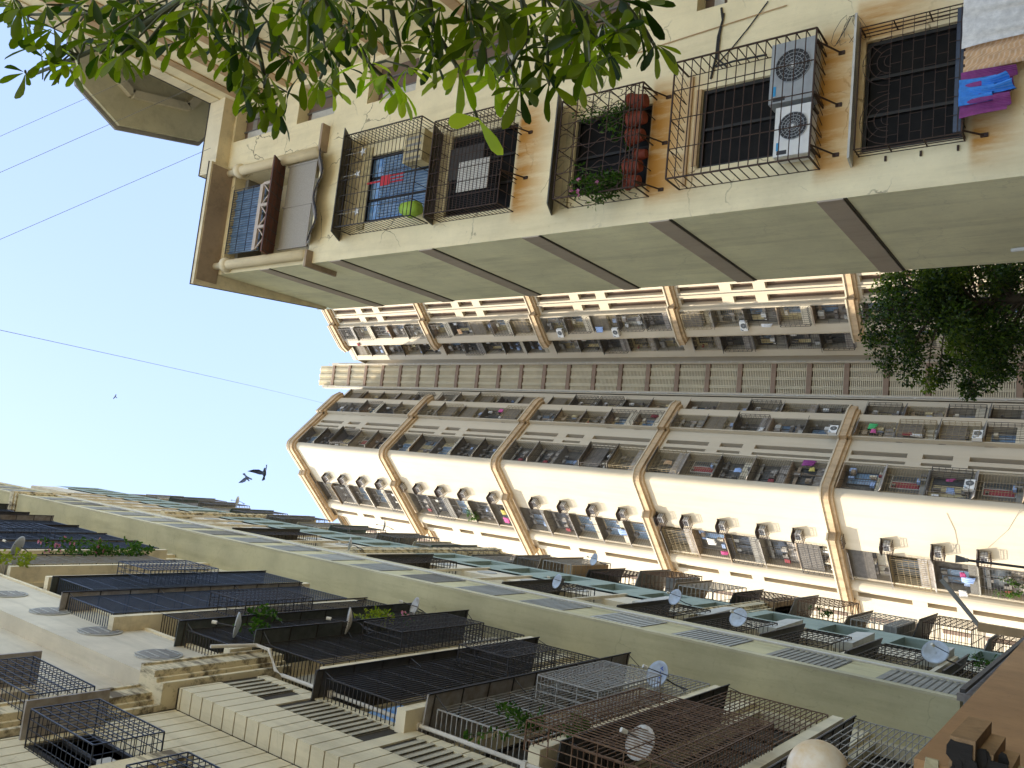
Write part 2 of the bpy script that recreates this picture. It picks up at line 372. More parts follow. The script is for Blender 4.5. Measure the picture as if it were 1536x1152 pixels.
for i in range(3):
    a = 5.62 + i * .63; b = a + .6
    mb.bar((a, .02, 20.3), (b, .02, 20.95), .022); mb.bar((b, .02, 20.3), (a, .02, 20.95), .022); mb.box(b - .02, b + .06, -.02, .05, 20.3, 20.95)
mb.build('trellis_panel', 'trellis', RB)
mb = MB(FA); mb.hexa([(5.35, -.1, 20.25), (7.9, -.1, 20.25), (7.95, .55, 19.86), (5.3, .55, 19.86), (5.35, -.1, 20.31), (7.9, -.1, 20.31), (7.95, .55, 19.92), (5.3, .55, 19.92)])
mb.mi = 1
for i in range(9): u = 5.36 + i * .32; mb.bar((u, -.1, 20.245), (u, .56, 19.855), .012)
for k in range(3): mb.bar((5.32, .15 + .2 * k, 20.10 - .12 * k), (7.93, .15 + .2 * k, 20.10 - .12 * k), .010)
mb.build('tiled_canopy', ['tile_red', 'sheet_dark'], RB)
mb = MB(FA); mb.box(5.5, 7.85, .0, .02, 18.75, 19.9)
for i in range(3): mb.box(5.48 + i * 1.16, 5.53 + i * 1.16, -.02, .04, 18.7, 19.95)
mb.build('net_panel', 'net_grey', RB)
mb = MB(FA); 
n = 44
for i in range(n):
    u0 = 5.5 + i * .055; u1 = u0 + .055; zc = lambda u: 18.14 + .10 * math.cos((u - 5.5) / 2.42 * 2 * math.pi * 2.0)
    dd = lambda k: .32 + .03 * (k % 2)
    mb.hexa([(u0, dd(i), zc(u0)), (u1, dd(i + 1), zc(u1)), (u1, .0, zc(u1) + .5), (u0, .0, zc(u0) + .5), (u0, dd(i), zc(u0) + .02), (u1, dd(i + 1), zc(u1) + .02), (u1, .0, zc(u1) + .52), (u0, .0, zc(u0) + .52)])
mb.mi = 1
mb.tube([(5.5 + i * .055, .36, zc(5.5 + i * .055)) for i in range(n + 1)], .02, 5); mb.tube([(5.5 + i * .055, .30, zc(5.5 + i * .055) + .1) for i in range(n + 1)], .015, 5)
mb.build('corrugated_canopy', ['sheet_grey', 'grille_black'], RB)
# recessed duct openings beside the windows
for h in HA[5:11]:
    mb = MB(FA); a, b, c, e = h[:4]; mb.face([(a, -.35, c), (b, -.35, c), (b, -.35, e), (a, -.35, e)]); mb.mi = 1
    for k in range(3): mb.box(a + .04 + k * .36, a + .08 + k * .36, -.34, -.30, c, e)
    mb.mi = 2; mb.box(a + .1, a + .4, -.34, -.31, c + .2, e - .2); mb.build('duct_opening', ['tower_slit', 'frame_metal', 'sheet_light'], RB)
def window(P, F, h, dep, sash=2, glass='glass_dark', room=True):
    a, b, c, e = h[:4]; mb = MB(F)
    for x0, x1, y0, y1 in ((a, a + .06, c, e), (b - .06, b, c, e), (a + .06, b - .06, c, c + .06), (a + .06, b - .06, e - .06, e)): mb.box(x0, x1, -dep + .01, -dep + .07, y0, y1)
    for k in range(1, sash): x = a + (b - a) * k / sash; mb.box(x - .025, x + .025, -dep + .01, -dep + .06, c + .06, e - .06)
    wd = mb.build('window', 'frame_dark', P)
    mb = MB(F); mb.face([(a, -dep, c), (b, -dep, c), (b, -dep, e), (a, -dep, e)]); mb.build('pane', glass, wd)
    return wd
def awning(P, F, u0, u1, zt, zb, d, mat, th=.03):
    mb = MB(F); mb.hexa([(u0, 0, zt), (u1, 0, zt), (u1, d, zb), (u0, d, zb), (u0, 0, zt + th), (u1, 0, zt + th), (u1, d, zb + th), (u0, d, zb + th)])
    return mb.build('awning', mat, P)
def bracket(mb, u, z, d): mb.tube([(u, 0, z - .22), (u, .02, z - .24), (u, d, z)], .016, 5); mb.bar((u, -.02, z), (u, d, z), .014); mb.box(u - .03, u + .03, -.01, .03, z - .30, z - .2)
# W1: ornamental grille at the lower right
w1 = window(RB, FA, HA[0], .14, 3); mb = MB(FA)
x0, x1, z0, z1, dd = 5.66, 7.68, 3.63, 5.13, .30
for k in range(7): mb.bar((x0, dd, z0 + .06 + k * .16), (x1, dd, z0 + .06 + k * .16), .006)
for k in range(7):
    for i in range(7): u = x0 + (i + .5 * (k % 2)) * .29; mb.bar((u, dd, z0 + .06 + k * .16), (u, dd, z0 + .22 + k * .16), .005)
for cx in (6.08, 7.02):
    for r in (.1, .2, .3, .4): mb.tube([(cx + r * math.cos(t * math.pi / 14), dd + .004, z0 + 1.0 + r * math.sin(t * math.pi / 14) * 1.05) for t in range(15)], .006, 4)
    for t in (.25, .5, .75): mb.bar((cx + .2 * math.cos(t * math.pi), dd, z0 + 1.0 + .2 * math.sin(t * math.pi)), (cx + .42 * math.cos(t * math.pi), dd, z0 + 1.0 + .42 * math.sin(t * math.pi)), .005)
for u in (x0, x1):
    for z in (z0, z1 - .02, z0 + .5, z0 + 1): mb.bar((u, 0, z), (u, dd, z), .012)
    for k in range(4): mb.bar((u, dd * k / 3, z0), (u, dd * k / 3, z1), .010)
for z in (z0, z1 - .02): mb.bar((x0, dd, z), (x1, dd, z), .014)
for k in range(10): mb.bar((x0 + .2 * k, 0, z0), (x0 + .2 * k, dd, z0), .008)
for u in (5.7, 6.6, 7.6): bracket(mb, u, z0, dd)
for z in (3.7, 4.2, 4.7): mb.box(5.52, 5.6, 0, .03, z, z + .03)
mb.build('grille', 'grille_dkbrown', w1)
mb = MB(FA); mb.box(5.7, 7.64, .25, .28, 3.65, 3.75); mb.box(5.7, 7.64, .0, .25, 3.645, 3.655); mb.build('shelf', 'grille_blue', w1)
awning(w1, FA, 5.5, 7.9, 5.2, 5.15, .40, 'sheet_light', .035)
# W2: plain cage that holds two outdoor units
w2 = window(RB, FA, HA[1], .14, 2); mb = MB(FA); cage(mb, 5.55, 7.72, 5.72, 8.2, 0, .55, .62, .165, .010, .010)
for k in range(12): u = 5.6 + k * .175; mb.bar((u, 0, 8.2), (u + .17, .55, 8.2), .006); mb.bar((u, 0, 5.72), (u + .17, .55, 5.72), .006)
for u in (5.75, 6.6, 7.5): bracket(mb, u, 5.72, .55)
mb.build('grille', 'grille_dkbrown', w2)
mb = MB(FA); mb.box(5.6, 7.68, .0, .05, 8.08, 8.14); mb.box(5.95, 7.4, .0, .03, 7.9, 8.0); mb.build('lintel', 'wood_strip', w2)
# W3: wavy bars with flower pots
w3 = window(RB, FA, HA[2], .14, 2); mb = MB(FA); cage(mb, 5.5, 7.5, 8.82, 10.6, 0, .55, .5, .36, .009, .011)
for k in range(9):
    u = 5.6 + k * .225
    mb.tube([(u + .075 * math.sin(j * .62 + (k % 2) * math.pi), .552, 8.86 + j * .058) for j in range(31)], .008, 4)
for k in range(5): z = 9.0 + k * .36; mb.tube([(5.5, .05 + j * .04, z + .05 * math.sin(j * 1.1)) for j in range(13)], .006, 4); mb.tube([(7.5, .05 + j * .04, z + .05 * math.sin(j * 1.1)) for j in range(13)], .006, 4)
for z in (8.9, 8.98, 9.06): mb.bar((5.5, .56, z), (7.5, .56, z), .012)
for u in (5.6, 6.5, 7.4): bracket(mb, u, 8.82, .58)
mb.build('grille', 'grille_dkbrown', w3)
awning(w3, FA, 5.40, 7.72, 10.98, 10.66, .62, 'sheet_dark'); 
mb = MB(FA); mb.box(5.5, 7.5, .02, .08, 10.62, 10.76); mb.build('lintel', 'fin_trim', w3)
# W4b: dense mesh cage
w4 = window(RB, FA, HA[3], .14, 3); mb = MB(FA); cage(mb, 5.6, 7.75, 12.0, 14.05, 0, .55, .3, .105, .008, .0075)
for u in (6.3, 7.3): bracket(mb, u, 12.0, .6)
mb.build('grille', 'grille_dkbrown', w4)
mb = MB(FA)
for i in range(52): u = 5.68 + i * .039; mb.bar((u, .5, 12.1), (u, .5, 13.95), .0035)
mb.build('mesh_screen', 'grille_black', w4)
awning(w4, FA, 5.56, 7.72, 14.28, 14.1, .5, 'sheet_dark')
mb = MB(FA); mb.box(6.5, 7.25, .08, .1, 12.9, 13.9); mb.build('shutter_panel', 'sheet_dark', w4)
# W4a: cage with blue curtain and decorations
w5 = window(RB, FA, HA[4], .14, 3, 'curtain_blue'); mb = MB(FA); cage(mb, 5.62, 7.95, 14.45, 17.05, 0, .58, .42, .125, .009, .008); mb.build('grille', 'grille_black', w5)
awning(w5, FA, 5.5, 8.12, 17.45, 16.98, .66, 'sheet_dark')
mb = MB(FA); mb.box(5.7, 7.8, .0, .05, 16.6, 16.82); mb.build('lintel', 'old_render', w5)
mb = MB(FA)
for i in range(22): u = 6.02 + i * .073; mb.box(u, u + .045, -.12, -.09, 14.65, 16.3)
mb.build('curtain', 'glass_blue', w5)
mb = MB(FA); mb.box(7.0, 7.75, .06, .4, 14.5, 15.1); mb.mi = 1
for k in range(4): mb.box(7.06 + k * .16, 7.12 + k * .16, .4, .406, 14.56, 15.04)
mb.build('planter_box', ['old_render', 'slab_grey'], w5)
# penthouse with an eight sided roof over the side wing
oct_ = [(9.75, 13.3), (9.2, 10.75), (9.95, 9.5), (12.2, 8.7), (15.5, 8.7), (16.5, 11), (15.5, 13.8), (11.5, 14.4)]
mb = MB(); mb.prism(oct_, 25.5, 25.62); mb.build('penthouse_roof', 'dark_soffit', RB)
mb = MB(); mb.prism([(10.9 + (p[0] - 12.7) * 1.035 + 1.8, 11.3 + (p[1] - 11.3) * 1.035) for p in oct_], 25.62, 25.72); mb.build('roof_edge', 'slab_grey', RB)
mb = MB()
inner = [(12.6 + (p[0] - 12.6) * .70, 11.3 + (p[1] - 11.3) * .70) for p in oct_]
mb.T = lambda a, b, c: Vector((a, b, c))
for i in range(8): a, b = inner[i], inner[(i + 1) % 8]; mb.tube([(a[0], a[1], 25.43), (b[0], b[1], 25.43)], .17, 4)
mb.build('roof_beam', 'beam_soffit', RB)
mb = MB(); mb.box(11.3, 15, 9.6, 13.6, 23.3, 25.49); mb.mi = 1; mb.box(11.26, 11.3, 9.9, 12.9, 23.9, 25.0); mb.build('penthouse_wall', ['slab_grey', 'frame_metal'], RB)
# pipes and cables on the wall
def wallline(pts, r_, nm, mt, y=12.83):
    mb = MB(); mb.tube([tuple(ony(X, Y, y)) for X, Y in pts], r_, 6); mb.build(nm, mt, RB)
wallline([(1082, 12), (1084, 30), (1077, 55), (1074, 84), (1066, 118)], .022, 'cable', 'wire'); wallline([(1086, 20), (1080, 50), (1076, 88), (1090, 100)], .016, 'cable', 'wire'); wallline([(1152, 2), (1124, 40), (1098, 72), (1072, 100)], .012, 'cable', 'wire'); wallline([(1074, 100), (1100, 92), (1150, 82)], .02, 'cable', 'wire', 12.6)
wallline([(830, 118), (960, 78), (1060, 46), (1180, 8)], .012, 'conduit_pipe', 'wood_strip')
mb = MB(FA)
for k in range(7):
    q = [(7.85 + .25 * math.sin(k * 1.7 + j * .8), .03 + .01 * k, 5.15 + .06 * k + .2 * math.sin(j * .9 + k) * .6) for j in range(7)]; mb.tube(q, .004, 4)
mb.build('loose_wire', 'wire', RB)
# ------------------------------------------------------------------ left building
H = 77.0
LB = thing('apartment_tower', 'beige apartment tower with grooved walls, olive pier and rows of dark balcony cages', 'building', (-10, 20, 0))
FL = Fr((-5, 0), (0, 1))
def courses(F, u0, u1, z0, z1, d, step=.35, gap=.03, H=()):
    mb = MB(F); k0 = int(z0 / step); zz = [z0] + [k * step for k in range(k0 + 1, int(z1 / step) + 1) if z0 + .05 < k * step < z1 - .05] + [z1]
    mb.mi = 0
    for a, b in zip(zz, zz[1:]):
        segs = [(u0, u1)]
        for h in H:
            if h[2] < b - .01 and h[3] > a + .01:
                ns = []
                for s0, s1 in segs:
                    if h[0] > s0: ns.append((s0, min(s1, h[0])))
                    if h[1] < s1: ns.append((max(s0, h[1]), s1))
                segs = [q for q in ns if q[1] - q[0] > .01]
        for s0, s1 in segs: mb.box(s0, s1, d - .03, d, a + gap, b)
    return mb
# backing (dark, seen only in the grooves) and grooved courses below the cornice
lv = [(10.36, 11.22, 15.0, 17.0 - .85), (10.30, 11.22, 12.22, 14.24), (10.30, 11.2, 9.4, 11.5), (10.3, 11.2, 6.6, 8.7)]
nearW = (6.5, 7.55, 13.6, 15.55); hoodW = (6.6, 7.55, 10.9, 12.9)
mb = courses(FL, -3, 9.42, 3.2, 16.2, 0, H=[nearW, hoodW]); mb.build('grooved_wall', 'left_wall', LB)
mb = courses(FL, 9.45, 11.47, 3.2, 16.2, .4, H=lv); 
k = 3.2
F2 = Fr((-5, 9.45), (1, 0))      # near side of the box, facing the camera
m2 = courses(F2, .0, .372, 3.2, 16.2, 0)
mb.v += m2.v and []; base = len(mb.v); mb.v += m2.v; mb.f += [[i + base for i in f] for f in m2.f]; mb.m += m2.m
mb.build('grooved_pier', 'left_wall', LB)
mb = MB(FL); mb.face([(-3, -.03, 3), (9.5, -.03, 3), (9.5, -.03, 16.3), (-3, -.03, 16.3)]); mb.face([(9.48, .37, 3), (11.45, .37, 3), (11.45, .37, 16.3), (9.48, .37, 16.3)]); mb.face([(9.48, -.03, 3), (9.48, .37, 3), (9.48, .37, 16.3), (9.48, -.03, 16.3)]); mb.face([(11.45, -.03, 3), (11.45, .37, 3), (11.45, .37, 16.3), (11.45, -.03, 16.3)])
mb.build('groove_backing', 'groove_dirt', LB)
for h in lv:
    mb = MB(FL); a, b, c, e = h; mb.face([(a, .375, c), (b, .375, c), (b, .375, e), (a, .375, e)]); n = max(4, int((e - c) / .2))
    mb.mi = 1
    for i in range(n): z = c + .01 + (e - c) * i / n; mb.hexa([(a, .378, z + .03), (b, .378, z + .03), (b, .41, z), (a, .41, z), (a, .378, z + .14), (b, .378, z + .14), (b, .41, z + .10), (a, .41, z + .10)])
    mb.build('louver_vent', ['louver_dim', 'louver'], LB)
# plain wall above the cornice
g0 = (6.7, 7.9, 16.6, 18.7); upW = [(6.7, 7.9, 16.6 + 2.72 * k, 18.7 + 2.72 * k) for k in range(12)]
mb = MB(FL); mb.holes(-3, 9.45, 16.3, H, upW, .3); mb.build('upper_wall', 'left_plain', LB)
mb = MB(FL); mb.box(9.45, 11.47, -.02, .4, 17.2, H); mb.build('upper_pier', 'left_plain', LB)
mb = MB(FL); 
for k in range(24): mb.box(11.43, 11.53, .38, .45, 17.3 + 2.5 * k, 17.3 + 2.5 * k + 2.46)
mb.build('corner_gutter', 'cream_trim', LB)
for k in range(20):
    zc = 18.67 + 2.66 * k; mb = MB(FL)
    for (r, d0, d1, mi) in ((.50, .395, .43, 0), (.43, .43, .44, 1)):
        mb.mi = mi; mb.tube([(10.42, d0, zc), (10.42, d1, zc)], r, 22)
    mb.mi = 0
    for q in range(4): mb.box(10.0 + .24 * q, 10.04 + .24 * q, .441, .455, zc - .3, zc + .3)
    mb.build('round_vent', ['louver_grey', 'slab_grey'], LB)
# cornice that wraps the pier
def cornice(path_d, u0, u1, z, steps=((.0, .10, .10), (.10, .24, .06), (.24, .34, .14), (.34, .78, .26), (.78, .86, .30))):
    for a, b, p in steps: yield u0, u1, path_d - .02, path_d + p, z + a, z + b
mb = MB(FL)
for a in cornice(0, -3, 9.16, 16.3): mb.box(*a)
for a in cornice(.4, 9.15, 12.2, 16.3): mb.box(a[0], a[1], -.01, a[3], a[4], a[5])
mb.build('cornice', 'cornice', LB)
mb = MB(FL); mb.tube([(10.75, .84, 17.3), (11.7, .84, 17.0), (11.75, .82, 16.6), (11.6, .5, 16.1), (11.56, .47, 15.8), (11.55, .47, 3.3)], .04, 8)
for k in range(5): mb.box(11.5, 11.6, .40, .52, 4.6 + 2.4 * k, 4.7 + 2.4 * k)
mb.build('drain_pipe', 'pvc', LB)
# caged windows on the near wall
def boxcage(P, F, u0, u1, z0, z1, d1, mat, aw=True, d0=0, su=.15, sz=.15, r=.0075):
    mb = MB(F); cage(mb, u0, u1, z0, z1, d0, d1, su, sz, r); g = mb.build('grille', mat, P)
    if aw: mb = MB(F); mb.box(u0 + .1, u1 + .25, d0, d1 + .04, z1 + .22, z1 + .27); mb.build('awning', 'sheet_grey', P)
    return g
wn = window(LB, FL, nearW, .03, 2); boxcage(wn, FL, 6.47, 7.57, 13.53, 15.6, .6, 'grille_navy', False)
mb = MB(FL); mb.box(6.55, 7.95, 0, .62, 15.98, 16.03); mb.build('awning', 'sheet_grey', wn)
mb = MB(FL); mb.box(6.5, 7.5, .05, .30, 13.52, 13.55); mb.box(6.7, 6.9, .1, .28, 13.56, 13.8); mb.build('shelf', 'sheet_light', wn)
wn = window(LB, FL, hoodW, .03, 2); mb = MB(FL); mb.box(6.35, 7.75, 0, .38, 12.95, 13.35); mb.box(6.42, 7.68, 0, .32, 12.85, 12.95); mb.box(6.38, 6.58, 0, .2, 10.9, 12.85); mb.box(7.57, 7.75, 0, .2, 10.9, 12.85); mb.build('hood', 'cornice', wn)
boxcage(wn, FL, 6.6, 7.55, 10.8, 12.8, .5, 'grille_navy', False)
for k in range(8):
    h = upW[k]; wn = window(LB, FL, h, .3, 2)
    if k % 2 == 0: boxcage(wn, FL, 6.75, 7.85, h[2] - .25, h[3] + .15, .6, 'grille_navy', True)
# bay between the pier and the olive fin: wall, openings and floor ledges
BZ = [3.85 + 2.68 * k for k in range(27)]
bay = [(11.75, 20.9, z + .28, z + 2.38) for z in BZ]
mb = MB(FL); mb.holes(11.47, 21.2, 2.6, H, bay, .35); mb.build('bay_wall', 'left_wall', LB)
for h in bay[:24]: window(LB, FL, h, .35, 7, 'room_dark')
# a cage in front of every floor of the bay: (u0,u1,z0,z1,depth,material,sub box)
CG = [(12.2, 19.0, 3.95, 6.15, .8, 'grille_silver', None), (12.0, 18.7, 6.7, 8.85, .82, 'grille_brown', (11.2, 15.0, 6.6, 9.25)), (11.7, 18.9, 9.45, 11.55, .8, 'grille_silver', (14.0, 16.6, 9.6, 11.0)),
      (11.3, 18.6, 12.1, 14.15, .82, 'grille_black', (14.6, 16.4, 12.2, 13.6)), (11.9, 19.0, 14.95, 17.0, .85, 'grille_black', (14.2, 17.2, 15.0, 16.3)), (11.3, 18.9, 17.45, 19.1, .8, 'grille_black', None),
      (11.9, 19.0, 19.6, 21.3, .75, 'grille_black', (13.4, 15.6, 19.9, 21.5)), (10.75, 18.3, 21.45, 23.75, .8, 'grille_blue', None), (11.8, 19.0, 24.7, 26.7, .8, 'grille_blue', (13.6, 15.9, 25.0, 26.9)),
      (11.7, 18.9, 27.2, 29.0, .85, 'grille_blue', None), (11.9, 17.4, 30.3, 32.0, .7, 'grille_silver', None)]
for k in range(11, 24): z = BZ[k]; CG.append((11.8, 18.9, z + .45, z + 2.3, .75, 'grille_blue', None if k % 3 else (13.6, 16, z + .7, z + 2.4)))
for i, (a, b, c, e, d, mt, sub) in enumerate(CG):
    mb = MB(FL); mb.box(a - .12, b + .25, .0, d - .04, c - .26, c - .03); mb.box(11.5, 21.15, .0, .14, c - .3, c + .02); mb.build('floor_ledge', 'cream_trim', LB)
    if i == 9: continue
    far = i > 11
    mb = MB(FL); cage(mb, a, b, c, e, .02, d, .72 if not far else 1.2, .115 if not far else .2, .0085 if not far else .016, .011 if not far else .016)
    n = int((e - c) / .6)
    if sub and not far: cage(mb, sub[0], sub[1], sub[2], sub[3], d, d + .45, .13, .42, .009, .011)
    elif sub: cage(mb, sub[0], sub[1], sub[2], sub[3], d, d + .4, .3, .4, .014)
    cg = mb.build('balcony_cage', mt, LB)
    mb = MB(FL); at = ('sheet_grey', 'sheet_dark', 'sheet_grey', 'sheet_dark', 'sheet_green', 'sheet_green', 'cream_trim', 'sheet_grey', 'sheet_green', 'soffit_brown', 'cream_trim', 'sheet_grey')[i % 12]
    do = d + (.05, .10, .26, .14, .30, .2, .04, .12, .05, .10, .05, .06)[i % 12]
    mb.hexa([(a - .15, .0, e + .22), (b + .1, .0, e + .22), (b + .12, do, e + .10), (a - .18, do, e + .10), (a - .15, .0, e + .25), (b + .1, .0, e + .25), (b + .12, do, e + .13), (a - .18, do, e + .13)])
    mb.mi = 1
    for q in range(10): u = a + (b - a) * q / 9; mb.bar((u, .02, e + .21), (u, do, e + .09), .014)
    mb.bar((a - .18, do, e + .09), (b + .12, do, e + .09), .02)
    for q in (0, 3, 6, 9): u = a + (b - a) * q / 9; mb.bar((u, d, e - .25), (u, do - .03, e + .09), .010)
    mb.build('awning', [at, 'grille_black'], cg)
    if not far and mt != 'grille_silver':
        mb = MB(FL); mb.box(a + .6, a + 1.9, .08, .1, c + .2, e - .3); mb.mi = 1; mb.box(a + 3.0, b - 1.2, .12, .16, c + .1, c + .7); mb.build('stored_panel', ['curtain_blue' if i in (3, 7) else 'sheet_light', 'sheet_light'], cg)
# olive fin pier
mb = MB(); mb.box(-5.2, -3.76, 21.2, 24.2, 4.6, 53.5); mb.box(-5.2, -3.76, 21.2, 24.2, 54.4, H); mb.build('fin_wall', 'fin_wall', LB)
mb = MB(); mb.box(-3.762, -3.70, 21.195, 21.5, 4.6, 53.5); mb.box(-3.762, -3.70, 23.75, 24.205, 4.6, 53.5); mb.box(-3.762, -3.70, 21.195, 21.5, 54.4, H); mb.box(-3.762, -3.70, 23.75, 24.205, 54.4, H); mb.build('fin_edge', 'fin_trim', LB)
mb = MB(); mb.box(-5.1, -3.66, 21.12, 24.28, 53.5, 53.75); mb.box(-5.1, -3.58, 21.05, 24.33, 53.75, 54.1); mb.box(-5.1, -3.64, 21.1, 24.3, 54.1, 54.4); mb.build('fin_cornice', 'cornice', LB)
for k in range(24):
    z = 4.75 + 2.7 * k
    if 51.3 < z < 54.4: continue
    mb = MB(FL); a, b, c, e = 21.62, 23.55, z, z + 1.75
    mb.box(a, b, 1.238, 1.25, c, e); mb.mi = 1
    n = 11
    for i in range(n): zz = c + .02 + (e - c - .06) * i / n; mb.hexa([(a, 1.25, zz + .02), (b, 1.25, zz + .02), (b, 1.268, zz), (a, 1.268, zz), (a, 1.25, zz + .12), (b, 1.25, zz + .12), (b, 1.268, zz + .09), (a, 1.268, zz + .09)])
    mb.build('pier_louver', ['louver_dim', ('louver_grey', 'louver_dim', 'louver_grey', 'louver_pale', 'louver_grey')[k % 5] if k > 1 else 'louver_dim'], LB)
mb = MB(); mb.tube([(-3.66, 23.3, 4.7), (-3.66, 23.3, 53.4)], .035, 6); mb.build('downpipe', 'pvc', LB)
# far part of the same front, mirrored beyond the pier
mb = MB(FL); mb.box(24.2, 31.7, -.2, 0, 2.6, H); mb.mi = 1; mb.box(31.7, 33.7, -.2, .4, 2.6, H); mb.build('far_wall', ['left_wall', 'left_plain'], LB)
mb = MB(FL); TH = [(34.3, 36.9, z + .95, z + 2.35) for z in BZ]; mb.holes(33.7, 37.4, 2.6, H, TH, .55, .48); mb.mi = 1; mb.box(33.7, 42.5, -.3, -.08, 2.6, H); mb.face([(37.4, .48, 2.6), (37.4, -.1, 2.6), (37.4, -.1, H), (37.4, .48, H)]); mb.build('teal_wall', ['teal_light', 'teal_shade'], LB)  # recess backs take the darker teal, shade painted in
for k in range(25):
    z = BZ[k]
    mb = MB(FL); mb.box(26.5, 33.9, .4, .52, z - .04, z + .10)
    if k < 6: mb.mi = 1; mb.hexa([(30.8, .42, z + .1), (33.9, .42, z + .1), (33.9, .8, z + .1), (30.8, .7, z + .1), (30.8, .42, z + .75), (33.9, .42, z + .75), (33.9, .72, z + .75), (30.8, .66, z + .75)])
    mb.build('far_ledge', ['left_plain', 'louver_pale'], LB)
    if k > 5:
        mb = MB(FL); mb.tube([(32.7, .395, z + 1.9), (32.7, .43, z + 1.9)], .5, 18); mb.build('round_vent', 'louver_grey', LB)
    if k < 7 and k != 5 or k in (9, 13):
        mb = MB(FL); cage(mb, 27.2, 31.6, z + .35, z + 1.9, .02, .78, .5, .2, .014); cg = mb.build('balcony_cage', 'grille_black', LB)
        mb = MB(FL); mb.hexa([(27.1, 0, z + 2.3), (31.7, 0, z + 2.3), (31.7, .95, z + 2.0), (27.1, .95, z + 2.0), (27.1, 0, z + 2.36), (31.7, 0, z + 2.36), (31.7, .95, z + 2.06), (27.1, .95, z + 2.06)]); mb.build('awning', 'sheet_dark', cg)
    u0 = 37.3 + (k * 1.3) % 2.0; u1 = u0 + 3.4 + (k % 3) * .4; dd = (.86, 1.02, .7, .95, .8)[k % 5] if k < 9 else (.5, .72, .4, .62)[k % 4]
    mb = MB(FL); cage(mb, u0, u1, z + .2, z + 2.0, -.1, dd, .5, .22, .016); cg = mb.build('balcony_cage', ('grille_brown', 'grille_dkbrown', 'grille_silver')[k % 3] if k < 9 else ('grille_silver', 'frame_metal')[k % 2], LB)
    mb = MB(FL); mb.hexa([(u0 - .1, -.1, z + 2.45), (u1 + .1, -.1, z + 2.45), (u1 + .1, dd + .1, z + 2.08), (u0 - .1, dd + .1, z + 2.08), (u0 - .1, -.1, z + 2.5), (u1 + .1, -.1, z + 2.5), (u1 + .1, dd + .1, z + 2.13), (u0 - .1, dd + .1, z + 2.13)]); mb.build('awning', ('sheet_grey', 'sheet_dark', 'soffit_brown')[k % 3] if k < 9 else ('left_plain', 'sheet_grey', 'slab_grey', 'teal_shade')[k % 4], cg)
    if k % 2 == 0:
        mb = MB(FL); mb.box(u0 + .2, u1 - .2, -.08, dd - .06, z + .2, z + .75); mb.build('parapet', ('wood_strip', 'slab_grey')[(k // 2) % 2] if k < 9 else ('left_plain', 'slab_grey')[(k // 2) % 2], cg)
for z in (BZ[4] + .2, BZ[11] + .2, BZ[18] + .2):
    mb = MB(FL)
    for a in cornice(.4, 30.0, 42.5, z): mb.box(a[0], a[1], a[2] - .35, a[3], a[4], a[5])
    mb.build('cornice', 'cornice', LB)
# bulk and roof, podium canopy
mb = MB(); mb.box(-21, -5.55, -3, 42.5, .02, H - .3); mb.box(-5.55, -5.36, -3, -2.9, 0, H); mb.build('core', 'left_plain', LB)
mb = MB(); mb.box(-21.1, -4.9, -3.1, 42.6, H, H + .3); mb.build('roof', 'slab_grey', LB)
mb = MB(); mb.box(-8, -3.45, 19.5, 46, 4.02, 4.30); mb.mi = 1; mb.box(-3.45, -3.3, 19.5, 46, 4.12, 4.42); mb.mi = 2; mb.box(-3.56, -3.40, 21.3, 26, 3.6, 4.0); mb.box(-3.2, -3.12, 19, 46, 4.2, 4.3); mb.build('podium_canopy', ['slab_grey', 'sheet_grey', 'sheet_dark'], LB)
mb = MB(); mb.box(-5.0, -3.9, 21.3, 45, 0, 4.0); mb.build('ground_storey', 'slab_grey', LB)
# ------------------------------------------------------------------ far tower
TW = thing('residential_tower', 'cream residential tower ending the lane, with ochre ledges and a louvred stair screen', 'building', (11.2, 68, 0))
ZB = [4.2 + 15 * k for k in range(6)]           # ledges
AX = 11.2
K0 = Vector((1.58, 59.88))
def P2(o, a, b): return (o[0] + a[0] * b, o[1] + a[1] * b)
d1 = (Q, Q); d2 = (-Q, Q)
def mir(p): return (2 * AX - p[0], p[1])
# left wing, right-hand side (runs back to the right): local u along d1
FR1 = Fr(K0, d1)                                # outward = (+q,-q)
S1 = P2(K0, d1, 5.95); S2 = (S1[0] + Q * .35, S1[1] - Q * .35); EE = P2(S2, d1, 2.95)
FR2 = Fr(S2, d1); E3 = (EE[0] - Q * .6, EE[1] + Q * .6); FR3 = Fr(E3, d1)
FLL = Fr(P2(K0, d2, 20), (Q, -Q))               # sunlit face, u = 20 - t
# right wing, mirrored: u runs the other way
def Mf(F, u1):
    """frame mirrored about the tower axis, u measured so that local u' = u1-u"""
    U = Vector((F.U.x, -F.U.y)); O = F.O.to_2d() + F.U.to_2d() * u1
    return Fr(mir(O), (U.x, U.y))
ROWS = [[z0 + .35 + 2.9 * k for k in range(5)] for z0 in ZB]
def wins(a, b): return [(a, b, z + .14, z + 14.22) for z in ZB[:5]] + [(a, b, .3, 3.3)]
def slots(H): return [(h[0], h[1], h[2] + 2.816 * k, h[2] + 2.816 * k + 2.8) for h in H[:5] for k in range(5)]
def slits(a, b):
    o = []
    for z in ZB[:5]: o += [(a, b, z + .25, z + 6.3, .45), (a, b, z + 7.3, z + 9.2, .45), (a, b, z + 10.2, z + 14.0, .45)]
    return o
TOP = 79.6
def rnd_corner(mb, F, u, d, r, z0, z1, sgn=1, n=7):
    """quarter round joining the face at u,d to the perpendicular face"""
    pts = [(u - r * math.sin(t * math.pi / 2 / n) * sgn, d - r + r * math.cos(t * math.pi / 2 / n)) for t in range(n + 1)]
    for a, b in zip(pts, pts[1:]): mb.face([(a[0], a[1], z0), (b[0], b[1], z0), (b[0], b[1], z1), (a[0], a[1], z1)])
wallM = 'tower_cream'
slotsL = {}
